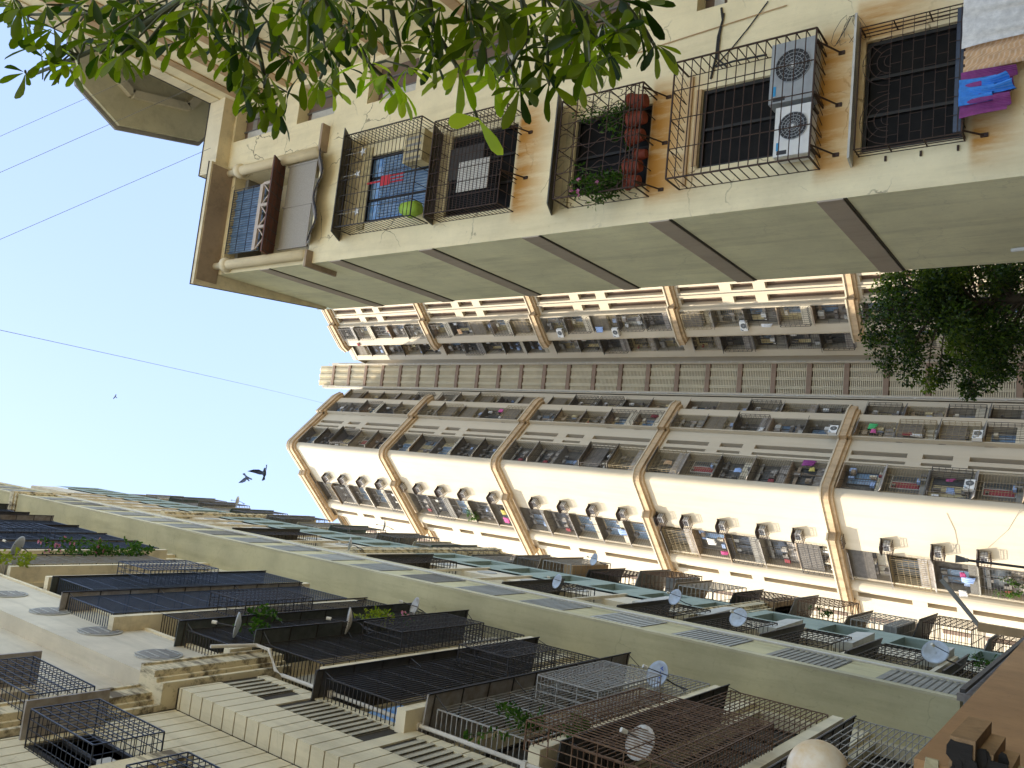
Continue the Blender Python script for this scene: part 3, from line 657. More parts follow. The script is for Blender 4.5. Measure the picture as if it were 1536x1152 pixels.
def wingside(side):
    f1, f2, f3 = (FR1, FR2, FR3) if side == 0 else (Mf(FR1, 5.95), Mf(FR2, 2.95), Mf(FR3, 2.35))
    def U(a, b, n): return (a, b) if side == 0 else (n - b, n - a)
    H1 = wins(*U(.57, 3.12, 5.95)); SL = (slits(*U(3.55, 3.86, 5.95)) + slits(*U(4.28, 4.76, 5.95)) if side == 0 else slits(.31, .93) + slits(1.5, 2.1)); H2 = wins(*U(.12, 1.80, 2.95)); H3 = wins(*U(.05, 1.62, 2.35))
    mb = MB(f1); a, b = U(.5, 5.95, 5.95); mb.holes(a, b, 0, TOP, H1 + SL, .7)
    rnd_corner(mb, f1, .5 if side == 0 else 5.45, 0, .5, 0, TOP, 1 if side == 0 else -1)
    mb.T = f2; a, b = U(0, 2.6, 2.95); mb.holes(a, b, 0, TOP, H2, .7); rnd_corner(mb, f2, 2.6 if side == 0 else .35, 0, .35, 0, TOP, -1 if side == 0 else 1)
    e = 2.95 if side == 0 else 0; mb.face([(e, -.35, 0), (e, -.7, 0), (e, -.7, TOP), (e, -.35, TOP)])
    e = 0 if side == 0 else 2.95; mb.face([(e, 0, 0), (e, -.4, 0), (e, -.4, TOP), (e, 0, TOP)])
    mb.T = f3; mb.holes(0, 2.35, 0, TOP, H3, .7)
    e = 2.35 if side == 0 else 0; mb.face([(e, 0, 0), (e, -2.5, 0), (e, -2.5, TOP), (e, 0, TOP)])
    mb.build('wing_wall', wallM, TW)
    mb = MB(f1)
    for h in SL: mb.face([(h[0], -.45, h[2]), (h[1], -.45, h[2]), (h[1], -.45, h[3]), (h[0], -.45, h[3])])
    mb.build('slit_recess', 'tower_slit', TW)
    return f1, f2, f3, H1, H2, H3
sideL = wingside(0); sideR = wingside(1)
# raised rib between the two slit columns and beside the windows
for F, us in ((FR1, (3.32, 4.08, 5.2)), (sideR[0], (1.22, 1.87, .75))):
    for z0 in ZB[:5]:
        mb = MB(F); u = us[0]; mb.box(u - .06, u + .06, .0, .10, z0 + .05, z0 + 14.3); mb.build('wall_rib', wallM, TW)
# sunlit face
HL = wins(20 - 8.35, 20 - 5.5); SLL = slits(20 - 10.5, 20 - 10.02)
mb = MB(FLL); mb.holes(20 - 8.55, 19.5, 0, TOP, HL, .7)
for t_ in range(10):
    a_, b_ = math.pi * t_ / 10, math.pi * (t_ + 1) / 10; mb.face([(10.865 - .585 * math.cos(a_), .42 * math.sin(a_), 0), (10.865 - .585 * math.cos(b_), .42 * math.sin(b_), 0), (10.865 - .585 * math.cos(b_), .42 * math.sin(b_), TOP), (10.865 - .585 * math.cos(a_), .42 * math.sin(a_), TOP)])
mb.face([(10.28, 0, TOP), (11.45, 0, TOP), (11.2, .42, TOP), (10.5, .42, TOP)]); mb.holes(20 - 11.0, 20 - 9.72, 0, TOP, SLL, .45)
mb.face([(9, 0, 0), (9, -.6, 0), (9, -.6, TOP), (9, 0, TOP)]); mb.face([(-6, -.6, 0), (9, -.6, 0), (9, -.6, TOP), (-6, -.6, TOP)])
mb.build('sunlit_wall', wallM, TW)
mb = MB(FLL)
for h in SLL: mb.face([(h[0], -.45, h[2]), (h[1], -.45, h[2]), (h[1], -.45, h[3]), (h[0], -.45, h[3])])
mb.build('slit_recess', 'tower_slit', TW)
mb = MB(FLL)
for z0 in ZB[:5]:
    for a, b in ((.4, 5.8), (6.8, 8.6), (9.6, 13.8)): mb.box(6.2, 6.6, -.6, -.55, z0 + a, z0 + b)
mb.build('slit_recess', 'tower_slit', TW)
# other wing sides that close the volume
ext = mir(K0)
mb = MB(); mb.face([(ext[0], ext[1], 0), (ext[0] + 14, ext[1] + 14, 0), (ext[0] + 14, ext[1] + 14, TOP), (ext[0], ext[1], TOP)]); mb.build('outer_wall', wallM, TW)
bx = P2(K0, d2, 26)
mb = MB(); mb.face([(bx[0], bx[1], 0), (bx[0] + 10, 92, 0), (bx[0] + 10, 92, TOP), (bx[0], bx[1], TOP)]); mb.face([(bx[0] + 10, 92, 0), (ext[0] + 14, 92, 0), (ext[0] + 14, 92, TOP), (bx[0] + 10, 92, TOP)]); mb.face([(ext[0] + 14, ext[1] + 14, 0), (ext[0] + 14, 92, 0), (ext[0] + 14, 92, TOP), (ext[0] + 14, ext[1] + 14, TOP)]); mb.build('rear_wall', wallM, TW)
mb = MB(); mb.face([(7.5, 70.6, 0), (15.5, 70.6, 0), (15.5, 70.6, TOP), (7.5, 70.6, TOP)]); mb.face([(12.95, 69.5, 0), (14.2, 69.5, 0), (14.2, 69.5, TOP), (12.95, 69.5, TOP)]); mb.build('link_wall', wallM, TW)
# roof follows the plan
pl = [P2(K0, d2, 11), P2(K0, d2, .2), P2(K0, d1, .2), S1, S2, EE, E3, P2(E3, d1, 2.35), (9.9, 71), (12.5, 71), mir(P2(E3, d1, 2.35)), mir(E3), mir(EE), mir(S2), mir(S1), mir(P2(K0, d1, .2)), (ext[0] + 14, ext[1] + 14), (ext[0] + 14, 92), (bx[0] + 10, 92), bx]
mb = MB(); mb.prism(pl, 78.8, 79.0); mb.build('roof', 'slab_grey', TW)
# ochre ledges: a moulded strip that follows the plan
def ledge(path, z, d=.46, th=.52):
    """path of (x,y); builds an L shaped strip of depth d to the outside (right of travel)"""
    n = len(path); off = []
    for i in range(n):
        p = Vector(path[i]); a = (p - Vector(path[i - 1])).normalized() if i else None; b = (Vector(path[i + 1]) - p).normalized() if i < n - 1 else None
        na = Vector((a.y, -a.x)) if a else None; nb = Vector((b.y, -b.x)) if b else None
        nn = (na + nb).normalized() if (na and nb) else (na or nb); sc = 1 / max(.5, nn.dot(na if na else nb)); off.append((p, nn * sc))
    mb = MB()
    for dep, z0, z1, mi in ((d, z - th, z, 0), (d + .09, z - .02, z + .10, 1), (d * .5, z - th - .22, z - th + .01, 0)):
        mb.mi = mi
        for (p, a), (q, b) in zip(off, off[1:]):
            A, B = p - a * .15, q - b * .15; Cc, D = q + b * dep, p + a * dep
            mb.hexa([(A.x, A.y, z0), (B.x, B.y, z0), (Cc.x, Cc.y, z0), (D.x, D.y, z0), (A.x, A.y, z1), (B.x, B.y, z1), (Cc.x, Cc.y, z1), (D.x, D.y, z1)])
    return mb
def arc(c, r, a0, a1, n=6): return [(c[0] + r * math.cos(math.radians(a0 + (a1 - a0) * i / n)), c[1] + r * math.sin(math.radians(a0 + (a1 - a0) * i / n))) for i in range(n + 1)]
cK = (K0[0], K0[1] + .5 / Q)
kpath = arc(cK, .5, 225, 315)
pathL = [P2(K0, d2, 11.0), P2(P2(K0, d2, 10.9), (-Q, -Q), .5), P2(P2(K0, d2, 4.05), (-Q, -Q), .5), P2(K0, d2, 3.75), P2(K0, d2, .55)] + kpath + [P2(K0, d1, .55), P2(K0, d1, 5.75), (S1[0] + .05, S1[1] - .02), (S2[0], S2[1]), P2(S2, d1, .2), P2(S2, d1, 2.6), (EE[0] - .05, EE[1] + .12), E3]
pathR = [mir(p) for p in [E3, (EE[0] - .05, EE[1] + .12), P2(S2, d1, 2.6), P2(S2, d1, .2), S2, (S1[0] + .05, S1[1] - .02), P2(K0, d1, 5.75), P2(K0, d1, .3)]] 
farp = [P2(P2(K0, d2, 26), (Q, Q), .6), P2(P2(K0, d2, 11.0), (Q, Q), .6)]
for z in ZB:
    ledge(pathL, z).build('ledge', ['tower_ledge', 'tower_cream'], TW); ledge(pathR, z).build('ledge', ['tower_ledge', 'tower_cream'], TW); ledge(farp, z, .3).build('ledge', ['tower_ledge', 'tower_cream'], TW)
mb = ledge(pathL, TOP + .1, .3, .3); mb.build('coping', wallM, TW)
mb = ledge(pathR, TOP + .1, .3, .3); mb.build('coping', wallM, TW)
# stair core with louvred screen
FC = Fr((10.0, 69.4), (1, 0))
mb = MB(FC); mb.box(-.35, -.02, -.8, .06, 0, 86.6); mb.box(2.62, 2.95, -.8, .06, 0, 85.2); mb.box(-.02, 2.62, -1.2, -.9, 85.2, 86); mb.build('core_wall', wallM, TW)
mb = MB(FC); mb.face([(-.02, -.5, 0), (2.62, -.5, 0), (2.62, -.5, 86), (-.02, -.5, 86)]); mb.build('screen_back', 'screen_back', TW)
for k in range(28):
    z = 2.0 + 3.06 * k
    mb = MB(FC); mb.box(-.02, 2.62, -.4, .02, z, z + .42); mb.build('screen_beam', 'screen_beam', TW)
    mb = MB(FC)
    n = 17
    for i in range(n): zz = z + .46 + 2.6 * i / n; mb.box(.0, 2.6, -.28, -.14, zz, zz + .055)
    for u in (.42, .52, .62, 1.2, 1.3, 1.4, 1.98, 2.08, 2.18): mb.box(u, u + .045, -.14, -.07, z + .42, z + 3.06)
    mb.build('louver_screen', 'screen_slat', TW)
for u in (-.18, 2.78):
    mb = MB(FC); mb.tube([(u, .10, 0), (u, .10, 84)], .04, 6)
    for k in range(28): mb.box(u - .09, u + .09, .06, .13, 3 + 3.06 * k, 3.12 + 3.06 * k)
    mb.build('downpipe', 'pvc', TW)
# windows: seven kinds of fitting for wide and for narrow openings, shared by all storeys
def twin(wd, kind):
    r = random.Random(kind * 31 + int(wd * 10)); h = 2.8
    mb = MB(ID); mb.mi = 0; mb.face([(0, -.7, 0), (wd, -.7, 0), (wd, -.7, h), (0, -.7, h)])
    mb.mi = 1; sill = r.choice((.4, .85, .95)); mb.box(0, wd, -.7, -.5, 0, sill); mb.mi = 5; mb.box(0, wd, -.69, .03, h - .10, h - .005)
    ww = wd * r.uniform(.5, .8); u0 = r.choice((.08, wd - ww - .08)); top = h - r.uniform(.2, .5)
    mb.mi = 2; mb.box(u0, u0 + ww, -.69, -.6, sill, sill + .06); mb.box(u0, u0 + ww, -.69, -.6, top - .06, top)
    for i in range(3): x = u0 + (ww - .05) * i / 2; mb.box(x, x + .05, -.69, -.6, sill, top)
    mb.mi = 3; mb.face([(u0, -.66, sill), (u0 + ww, -.66, sill), (u0 + ww, -.66, top), (u0, -.66, top)])
    if kind in (1, 4, 7, 9, 12): mb.mi = 4; mb.box(u0 + .1, u0 + ww * .5, -.64, -.62, sill + .1, top - .1)
    if kind in (2, 5, 8, 11): mb.mi = 1; mb.box(0, wd, -.05, .02, 0, .8 if kind in (2, 11) else .5)
    if kind in (9, 13): mb.mi = 7; mb.box(.04, wd - .04, -.06, -.03, h * .35, h - .12)
    if kind in (0, 3, 6): mb.mi = 5; mb.box(wd * .1, wd * .95, -.45, -.40, h - .7, h - .45)
    for q in range(7):
        mb.mi = r.choice((1, 4, 5, 6, 7)); a = r.uniform(.05, wd - .45); z_ = r.choice((sill, sill, .06, h - .9)); mb.box(a, a + r.uniform(.12, .4), r.uniform(-.45, -.3), r.uniform(-.25, -.08), z_, z_ + r.uniform(.12, .5))
    for q in range(3): mb.mi = r.choice((5, 7)); a = r.uniform(0, wd); mb.bar((a, -.5, .1), (min(wd, a + r.uniform(-.3, .3)), -.3, h - .2), .02)
    back = r.choice(('tower_room', 'old_render', 'tower_room', 'tower_slab')); gl = r.choice(('tower_glass', 'glass_blue', 'tower_glass'))
    m0 = mb.mesh('window', [back, r.choice(('sheet_grey', 'slab_grey', 'left_plain')), r.choice(('frame_metal', 'frame_white', 'tower_bar')), gl, r.choice(('sheet_light', 'cloth_maroon', 'sheet_grey', 'cloth_skyblue', 'trellis', 'old_render')), r.choice(('tower_slab', 'slab_grey', 'tower_slab', 'soffit_brown')), r.choice(('ac_white', 'sheet_light', 'cloth_skyblue')), 'tower_slab'])
    mb = MB(ID); d = (.06, .06, .42, .06, .40, .06, .06)[kind % 7]
    su = r.choice((.11, .16, .13)); n = int(wd / su); rr_ = .012
    if d > .1: cage(mb, .03, wd - .03, .12, h - .25, 0, d, .18, .42, rr_)
    else:
        if kind % 2: 
            for i in range(n + 1): mb.bar((wd * i / n, d, .05), (wd * i / n, d, h - .05), rr_)
            for z in (.05, .8, 1.6, h - .05): mb.bar((0, d, z), (wd, d, z), rr_)
        else:
            for i in range(14): mb.bar((0, d, .06 + i * .18), (wd, d, .06 + i * .18), rr_)
            for i in range(4): mb.bar((wd * i / 3, d, .05), (wd * i / 3, d, h - .05), rr_ * 1.2)
    gm = mb.mesh('grille', r.choice(('tower_bar', 'tower_bar', 'tower_bar', 'grille_wood', 'tower_bar')))
    mb = MB(ID); da = max(d, .15) + r.uniform(.1, .35); zt = h - .02
    mb.hexa([(-.02, 0, zt), (wd + .02, 0, zt), (wd + .02, da, zt - .22), (-.02, da, zt - .22), (-.02, 0, zt + .05), (wd + .02, 0, zt + .05), (wd + .02, da, zt - .17), (-.02, da, zt - .17)])
    am = mb.mesh('awning', r.choice(('tower_slab', 'slab_grey', 'sheet_grey', 'tower_slab', 'soffit_brown')))
    return m0, gm, am
KW = [twin(2.56, k) for k in range(14)]; KN = [twin(1.62, k) for k in range(14)]
KIN = {}
def place(F, Hs, kit, name, seed, wd0):
    r = random.Random(seed)
    for i, h in enumerate(Hs):
        m0, gm, am = kit[r.randrange(14)]
        o = bpy.data.objects.new(name, m0); COL.objects.link(o); o.parent = TW
        o.location = F(h[0], 0, h[2]) - WL[TW]; o.rotation_euler = (0, 0, F.rz); o.scale = ((h[1] - h[0]) / wd0, 1, 1)
        for nm, me in (('grille', gm), ('awning', am)):
            if nm == 'awning' and r.random() < .25: continue
            c = bpy.data.objects.new(nm, me); COL.objects.link(c); c.parent = o
place(FR1, slots(sideL[3]), KW, 'window', 1, 2.56); place(FLL, slots(HL), KW, 'window', 2, 2.56); place(FR2, slots(sideL[4]), KN, 'window', 3, 1.62); place(FR3, slots(sideL[5]), KN, 'narrow_window', 4, 1.62)
place(sideR[1], slots(sideR[4]), KN, 'window', 5, 1.62); place(sideR[2], slots(sideR[5]), KN, 'narrow_window', 6, 1.62)
# dark backing behind openings that carry no fitting (lowest storey and the hidden column)
mb = MB(sideR[0])
for h in sideR[3][:5]: mb.face([(h[0], -.7, h[2]), (h[1], -.7, h[2]), (h[1], -.7, h[3]), (h[0], -.7, h[3])])
for F, Hh in ((FR1, sideL[3]), (FLL, HL), (FR2, sideL[4]), (FR3, sideL[5]), (sideR[1], sideR[4]), (sideR[2], sideR[5])):
    mb.T = F; h = Hh[5]; mb.face([(h[0], -.7, h[2]), (h[1], -.7, h[2]), (h[1], -.7, h[3]), (h[0], -.7, h[3])])
mb.build('dark_opening', 'room_dark', TW)
mb = MB(); mb.smooth = True; mb.lathe([(.9, 78.9), (.9, 81.0), (.75, 81.5), (.3, 81.7)], 18, (-4.2, 67.2, 0)); mb.build('back_wing_end', wallM, TW)  # rounded top end of the back wing, drawn as a capped cylinder
mb = MB(); mb.prism([P2(P2(K0, d1, 2.5), (-Q, Q), 1), P2(P2(K0, d1, 5.5), (-Q, Q), 1), P2(P2(K0, d1, 5.5), (-Q, Q), 4), P2(P2(K0, d1, 2.5), (-Q, Q), 4)], 79.0, 81.6); mb.build('roof_hut', 'trellis', TW)
# ------------------------------------------------------------------ compound wall, gate pillar, lamp
mb = MB(); n = 12
ys = [8.96 + i * 1.25 for i in range(n)]; zt = lambda y: 3.235 + (y - 8.96) * .0165
for a, b in zip(ys, ys[1:]): mb.hexa([(-2.2, a, 0), (-2.2, b, 0), (-2.5, b, 0), (-2.5, a, 0), (-2.2, a, zt(a)), (-2.2, b, zt(b)), (-2.5, b, zt(b)), (-2.5, a, zt(a))])
cw = tag(mb.build('compound_wall', 'terracotta'), 'terracotta orange compound wall running along the foot of the left tower', 'wall'); 
r = random.Random(5); mb = MB()
for i in range(26):
    z = 3.2 - i * .06; x = -2.21 - r.random() * .26; s = .03 + r.random() * .06
    mb.hexa([(x - s, 8.93, z - s), (x + s, 8.93, z - s), (x + s, 8.97, z - s), (x - s, 8.97, z - s), (x - s * .8, 8.92 - r.random() * .02, z + s), (x + s, 8.93, z + s * .7), (x + s, 8.97, z + s), (x - s, 8.97, z + s)])
mb.build('broken_render', 'old_render', cw)
gp = thing('gate_pillar', 'weathered brown gate pillar with a stepped cap in front of the terracotta wall', 'pillar', (-1.4, 4.98, 0))
mb = MB(); mb.box(-1.66, -1.16, 4.84, 5.13, 0, 2.075); mb.build('shaft', 'old_render', gp)
mb = MB(); mb.box(-1.70, -1.11, 4.79, 5.18, 2.05, 2.118); mb.box(-1.75, -1.055, 4.735, 5.22, 2.12, 2.187); mb.box(-1.80, -1.0, 4.68, 5.26, 2.19, 2.30); mb.build('cap', 'cap_brown', gp)
mb = MB(); r = random.Random(3)
for i in range(70):
    x = -1.8 + .78 * r.random(); z = 2.06 + .235 * r.random(); s_ = .012 + .022 * r.random(); dy = .004 + .012 * r.random(); yb = 4.68 if z > 2.19 else 4.735 if z > 2.12 else 4.79
    x = min(x, -1.08 if z < 2.19 else -1.03); z = min(z, 2.28)
    P = [(x + s_ * math.cos(t * .9 + r.random() * .5) * 1.6, z + s_ * math.sin(t * .9 + r.random() * .5)) for t in range(7)]
    a = [mb.pt((p[0], yb - dy, p[1])) for p in P]; b = [mb.pt((p[0] * 1.0, yb + .01, p[1])) for p in P]
    mb.f.append(a); mb.m.append(0)
    for q in range(7): mb.f.append([a[q], a[(q + 1) % 7], b[(q + 1) % 7], b[q]]); mb.m.append(0)
mb.box(-1.795, -1.02, 4.672, 4.679, 2.2, 2.285); mb.box(-1.745, -1.08, 4.728, 4.734, 2.06, 2.18)
mb.build('weathered_crust', 'black_crust', gp)
gl = thing('globe_lamp', 'round frosted globe lamp at the lower edge, above the stepped gate pillar', 'lamp', (-1.43, 4.97, 2.3))
mb = MB(); mb.smooth = True; mb.lathe([(.17 * math.sin(math.pi * i / 20) + .0005, -.17 * math.cos(math.pi * i / 20)) for i in range(21)], 32, (-1.43, 4.97, 2.99)); mb.build('globe', 'lamp_glass', gl)
mb = MB(); mb.lathe([(.07, 0), (.07, .05), (.035, .07), (.03, .45), (.07, .47), (.08, .54)], 14, (-1.43, 4.97, 2.3)); mb.build('stem', 'arm_metal', gl)
lp = thing('lamp_post', 'thin dark lamp post with a small square head in front of the sunlit tower wall', 'lamp post', (-.79, 25, 0))
mb = MB(); mb.tube([(-.79, 25, 0), (-.79, 25, 5.1)], .035, 8); mb.build('pole', 'arm_metal', lp)
mb = MB(); mb.hexa([(-.85, 24.94, 5.15), (-.73, 24.94, 5.15), (-.73, 25.06, 5.15), (-.85, 25.06, 5.15), (-.89, 24.9, 5.36), (-.69, 24.9, 5.36), (-.69, 25.1, 5.36), (-.89, 25.1, 5.36)]); mb.box(-.84, -.74, 24.95, 25.05, 5.07, 5.15); mb.build('head', 'frame_metal', lp)
mb = MB(); mb.box(-.83, -.75, 24.9, 25.1, 4.72, 4.76); mb.build('collar', 'arm_metal', lp)
a, b = ony(1412, 869, 34), ony(1470, 940, 34); sl = thing('slanted_pole', 'slanted bare metal pole leaning across the sunlit tower wall above the podium roof', 'pole', tuple(b))
mb = MB(); mb.tube([tuple(b), tuple(a)], .08, 10); mb.build('rod', 'slab_grey', sl)
mb = MB(); mb.box(b.x - .16, b.x + .14, 33.85, 34.15, 4.3, b.z + .05); mb.build('base', 'wood_strip', sl)
a = ony(1517, 374, 12.8); P = onx(1517, 373, 4.93); P2_ = onx(1540, 357, 4.93)
tl = thing('tube_light', 'white fluorescent tube fitting on the grey-green end wall', 'lamp', tuple(P))
mb = MB(); mb.tube([(4.9, P.y, P.z), (4.9, P.y - .15, P.z - .75)], .035, 8); mb.build('tube', 'ac_white', tl)
mb = MB(); mb.box(4.93, 5.0, P.y - .12, P.y - .04, P.z - .5, P.z - .4); mb.build('bracket', 'frame_white', tl)
# ------------------------------------------------------------------ air conditioners
def frot(F): return F.rz
def ac_cage():
    t = thing('caged_air_conditioner', '', 'air conditioner')
    mb = MB(ID); mb.box(-.32, .32, .0, .42, .12, .55); mb.mi = 1
    for i in range(5): mb.box(-.27 + .11 * i, -.20 + .11 * i, .42, .43, .16, .51)
    mb.mi = 2; mb.box(-.3, .3, .43, .436, .3, .33); mb.build('body', ['ac_white', 'ac_dark', 'ac_grey'], t, True)
    mb = MB(ID); cage(mb, -.42, .42, -.05, .68, 0, .62, .17, .17, .012); mb.build('cage', 'grille_dkbrown', t, True)
    mb = MB(ID); n = 7
    for i in range(n):
        a, b = math.pi * i / n, math.pi * (i + 1) / n; f = lambda q: (-.5 * math.cos(q), .68 + .12 * math.sin(q))
        (u0, z0), (u1, z1) = f(a), f(b); mb.hexa([(u0, 0, z0), (u1, 0, z1), (u1, .75, z1 - .06), (u0, .75, z0 - .06), (u0, 0, z0 + .03), (u1, 0, z1 + .03), (u1, .75, z1 - .03), (u0, .75, z0 - .03)])
    mb.box(-.5, .5, 0, .04, .66, .8); mb.build('hood', 'sheet_dark', t, True)
    return t
ORD = ['first', 'second', 'third', 'fourth', 'fifth']; BND = ['below the lowest ledge', 'above the lowest ledge', 'above the second ledge', 'above the third ledge', 'above the fourth ledge']
acz = [75.8, 72.8, 69.7, 66.7, 63.7, 61.0, 57.9, 54.8, 51.3, 46.0, 42.8, 39.7, 36.9, 33.0, 30.7, 27.6, 24.6, 21.6, 18.7, 15.4, 12.4, 9.4]
proto = ac_cage(); cnt = {}
for i, z in enumerate(sorted(acz)):
    b = max(0, int((z - 4.2) // 15)); k = cnt.get(b, 0); cnt[b] = k + 1
    lab = 'caged air conditioner on the sunlit tower wall, %s one up %s' % (ORD[k], ['above the base', 'above the second ledge', 'above the third ledge', 'above the fourth ledge', 'above the fifth ledge'][b])
    o = proto if i == 0 else dup(proto)
    o.location = FLL(20 - 4.42, 0, z - .35 - (.25 if i % 4 == 1 else 0)); o.rotation_euler = (0, 0, FLL.rz); o['label'] = lab; o['group'] = 'caged air conditioners down the sunlit tower wall'
def ac_out(label, mat, fan=True, wd=.85, group=None):
    t = thing('outdoor_air_conditioner', label, 'air conditioner', group=group); h = wd * .68
    mb = MB(ID); mb.box(0, wd, 0, .30, 0, h); mb.mi = 1; mb.box(.03, .1, .30, .304, h * .62, h * .9) ; mb.build('casing', [mat, 'ac_dark'], t, True)
    mb = MB(ID); c = (wd * .58, h * .48); R = h * .40; mb.mi = 0; mb.tube([(c[0], .30, c[1]), (c[0], .306, c[1])], R, 28); mb.mi = 1
    for q in (1.0, .78, .56, .36, .18): mb.tube([(c[0] + R * q * math.cos(t_ * math.pi / 12), .315, c[1] + R * q * math.sin(t_ * math.pi / 12)) for t_ in range(24)], .006, 4, closed=True)
    for t_ in range(18): an = t_ * math.pi / 9; mb.bar((c[0] + R * .1 * math.cos(an), .312, c[1] + R * .1 * math.sin(an)), (c[0] + R * math.cos(an + .35), .312, c[1] + R * math.sin(an + .35)), .004)
    mb.mi = 2; mb.tube([(c[0], .31, c[1]), (c[0], .325, c[1])], R * .1, 10); mb.build('fan_guard', ['ac_dark', 'ac_grey', 'ac_white'], t, True)
    mb = MB(ID); mb.box(wd * .12, wd * .28, .301, .306, h * .84, h * .92); mb.build('badge', 'badge_blue', t, True)
    mb = MB(ID); mb.box(.06, .1, .02, .28, -.04, 0); mb.box(wd - .1, wd - .06, .02, .28, -.04, 0); mb.build('foot', 'arm_metal', t, True)
    return t
# the two units in the cage: the photograph shows them lying side by side on the cage floor
t = ac_out('large grey outdoor air conditioner with round fan, by the cables in the rusty cage', 'ac_grey', wd=1.05, group='outdoor units in the rusty cage'); t.location = FA(6.62, .13, 5.77); t.rotation_euler = (0, 0, FA.rz)
t = ac_out('white outdoor air conditioner with blue badge, beside the grey one in the cage', 'ac_white', wd=.85, group='outdoor units in the rusty cage'); t.location = FA(5.68, .13, 5.77); t.rotation_euler = (0, 0, FA.rz)
def onF(F, X, Y, d=0):
    r = ray(X, Y); o = F.O + F.N * d; k = (o - CAM).dot(F.N) / r.dot(F.N); return CAM + r * k
sm = None
for F, X, Y, lab in ((FR1, 1455, 731, 'white outdoor air conditioner low in the window column beside the sunlit corner'), (FR2, 1467, 656, 'white outdoor air conditioner in the lowest inner window column of the left wing'), (FR2, 1251, 648, 'white outdoor air conditioner hung just above the second ledge of the left wing'),
                     (sideR[1], 1117, 487, 'white outdoor air conditioner on the right wing midway between second and third ledge'), (sideR[1], 842, 498, 'white outdoor air conditioner on the right wing just below the fourth ledge'), (sideR[1], 925, 497, 'white outdoor air conditioner on the right wing next to blue washing')):
    if sm is None: sm = ac_out(lab, 'ac_white', wd=.9, group='outdoor units in tower windows'); o = sm
    else: o = dup(sm, label=lab)
    o.location = onF(F, X, Y, .1) - Vector((0, 0, .3)) - F.U * .45; o.rotation_euler = (0, 0, F.rz)
# ------------------------------------------------------------------ satellite dishes
def dish(label, X, Y, x, mat='dish_grey', size=.62, rz=0.0, tilt=42, logo=False, lnbl=.55):
    P = onx(X, Y, x); t = thing('satellite_dish', label, 'satellite dish', tuple(P), rz, 'satellite dishes on the left tower')
    ti = math.radians(tilt); R = size / 2
    def T(u, v, a):                       # u right, v up in the dish plane, a along the axis
        return Vector((u, -(a * math.cos(ti)) + v * math.sin(ti), a * math.sin(ti) + v * math.cos(ti)))
    mb = MB(T); mb.smooth = True; n = 22; rings = []
    for (q, off) in ((.02, 0), (.3, 0), (.55, 0), (.8, 0), (1, 0), (1, -.02), (.8, -.02), (.4, -.02), (.02, -.02)):
        rings.append([mb.pt((R * q * .92 * math.cos(2 * math.pi * j / n), R * q * math.sin(2 * math.pi * j / n), .09 * q * q * size / .62 + off)) for j in range(n)])
    for A, B in zip(rings, rings[1:]):
        for j in range(n): mb.f.append([A[j], A[(j + 1) % n], B[(j + 1) % n], B[j]]); mb.m.append(0)
    mb.f.append(rings[0]); mb.m.append(0); mb.f.append(rings[-1]); mb.m.append(0)
    mb.build('reflector', mat, t, True)
    mb = MB(T); mb.tube([(0, -R, .06), (0, -R * .3, lnbl), (0, -R * .2, lnbl + .02)], .012, 5); mb.build('feed_arm', 'arm_metal', t, True)
    mb = MB(T); mb.tube([(0, -R * .3, lnbl - .05), (0, -R * .22, lnbl + .06)], .04, 10); mb.build('feed_horn', 'lnb', t, True)
    mb = MB(); mb.tube([(0, .02, -.02), (-.02, .18, -.1), (-.08, .22, -.3), (-.12, .2, -.62)], .018, 6); mb.bar((-.12, .2, -.6), (-.2, .05, -.6), .014); mb.bar((-.02, .18, -.12), (-.16, .1, -.58), .01); mb.build('mast', 'arm_metal', t, True)
    if logo:
        cu = bpy.data.curves.new('lettering', 'FONT'); cu.body = 'TATA'; cu.size = .16; cu.align_x = 'CENTER'; cu.align_y = 'CENTER'; cu.extrude = .002
        tmp = bpy.data.objects.new('tmp', cu); COL.objects.link(tmp); dg = bpy.context.evaluated_depsgraph_get(); me = bpy.data.meshes.new_from_object(tmp.evaluated_get(dg)); bpy.data.objects.remove(tmp)
        for v in me.vertices: q = v.co.copy(); rr2 = (q.x ** 2 + (q.y - .05) ** 2) / (R * R); v.co = T(q.x, q.y - .05, .09 * rr2 + .008 + q.z)
        me.name = 'lettering'; me.materials.clear(); me.materials.append(MATS['logo_blue']); o = bpy.data.objects.new('lettering', me); COL.objects.link(o); o.parent = t
    return t
dish('large stained cream dish in front of the rusty brown balcony cage', 965, 1117, -3.95, 'dish_rust', .62, .5, 20)
dish('blue-grey dish with TATA lettering against the olive pier above the silver cage', 990, 1013, -3.95, 'dish_grey', .66, .4, 22, True)
dish('pale dish on the pier side of the magenta flowers, seen half edge-on', 625, 912, -4.05, 'dish_rust', .66, .35, 30)
dish('dish seen edge-on between two black cages beside the yellow shrub', 527, 932, -3.8, 'dish_rust', .7, .1, 40)
dish('thin edge-on dish over the black cage nearest the drain pipe outlet', 360, 938, -3.9, 'dish_grey', .62, .1, 42)
dish('lowest grey dish in the far bay, just above the podium roof', 1405, 980, -3.5, 'dish_grey', .74, .5, 12)
dish('round grey dish over the small black cage beside the teal balcony', 1110, 928, -3.75, 'dish_grey', .72, .45, 20)
dish('grey dish over the far bay cage next to the slanted awning', 1015, 897, -3.9, 'dish_grey', .72, .4, 25)
dish('small dish standing out against the sunlit tower beside a tilted awning', 893, 840, -3.75, 'dish_grey', .74, .3, 30)
dish('grey dish near the far round vents above the row of pier louvres', 838, 873, -3.85, 'dish_grey', .66, .35, 28)
dish('tiny edge-on dish outlined on the sunlit tower near the skyline', 578, 789, -3.7, 'dish_grey', .8, .1, 45)
dish('thin dark dish lying over the pale far ledge, left of the round vents', 527, 817, -3.75, 'dish_grey', .7, .1, 48)
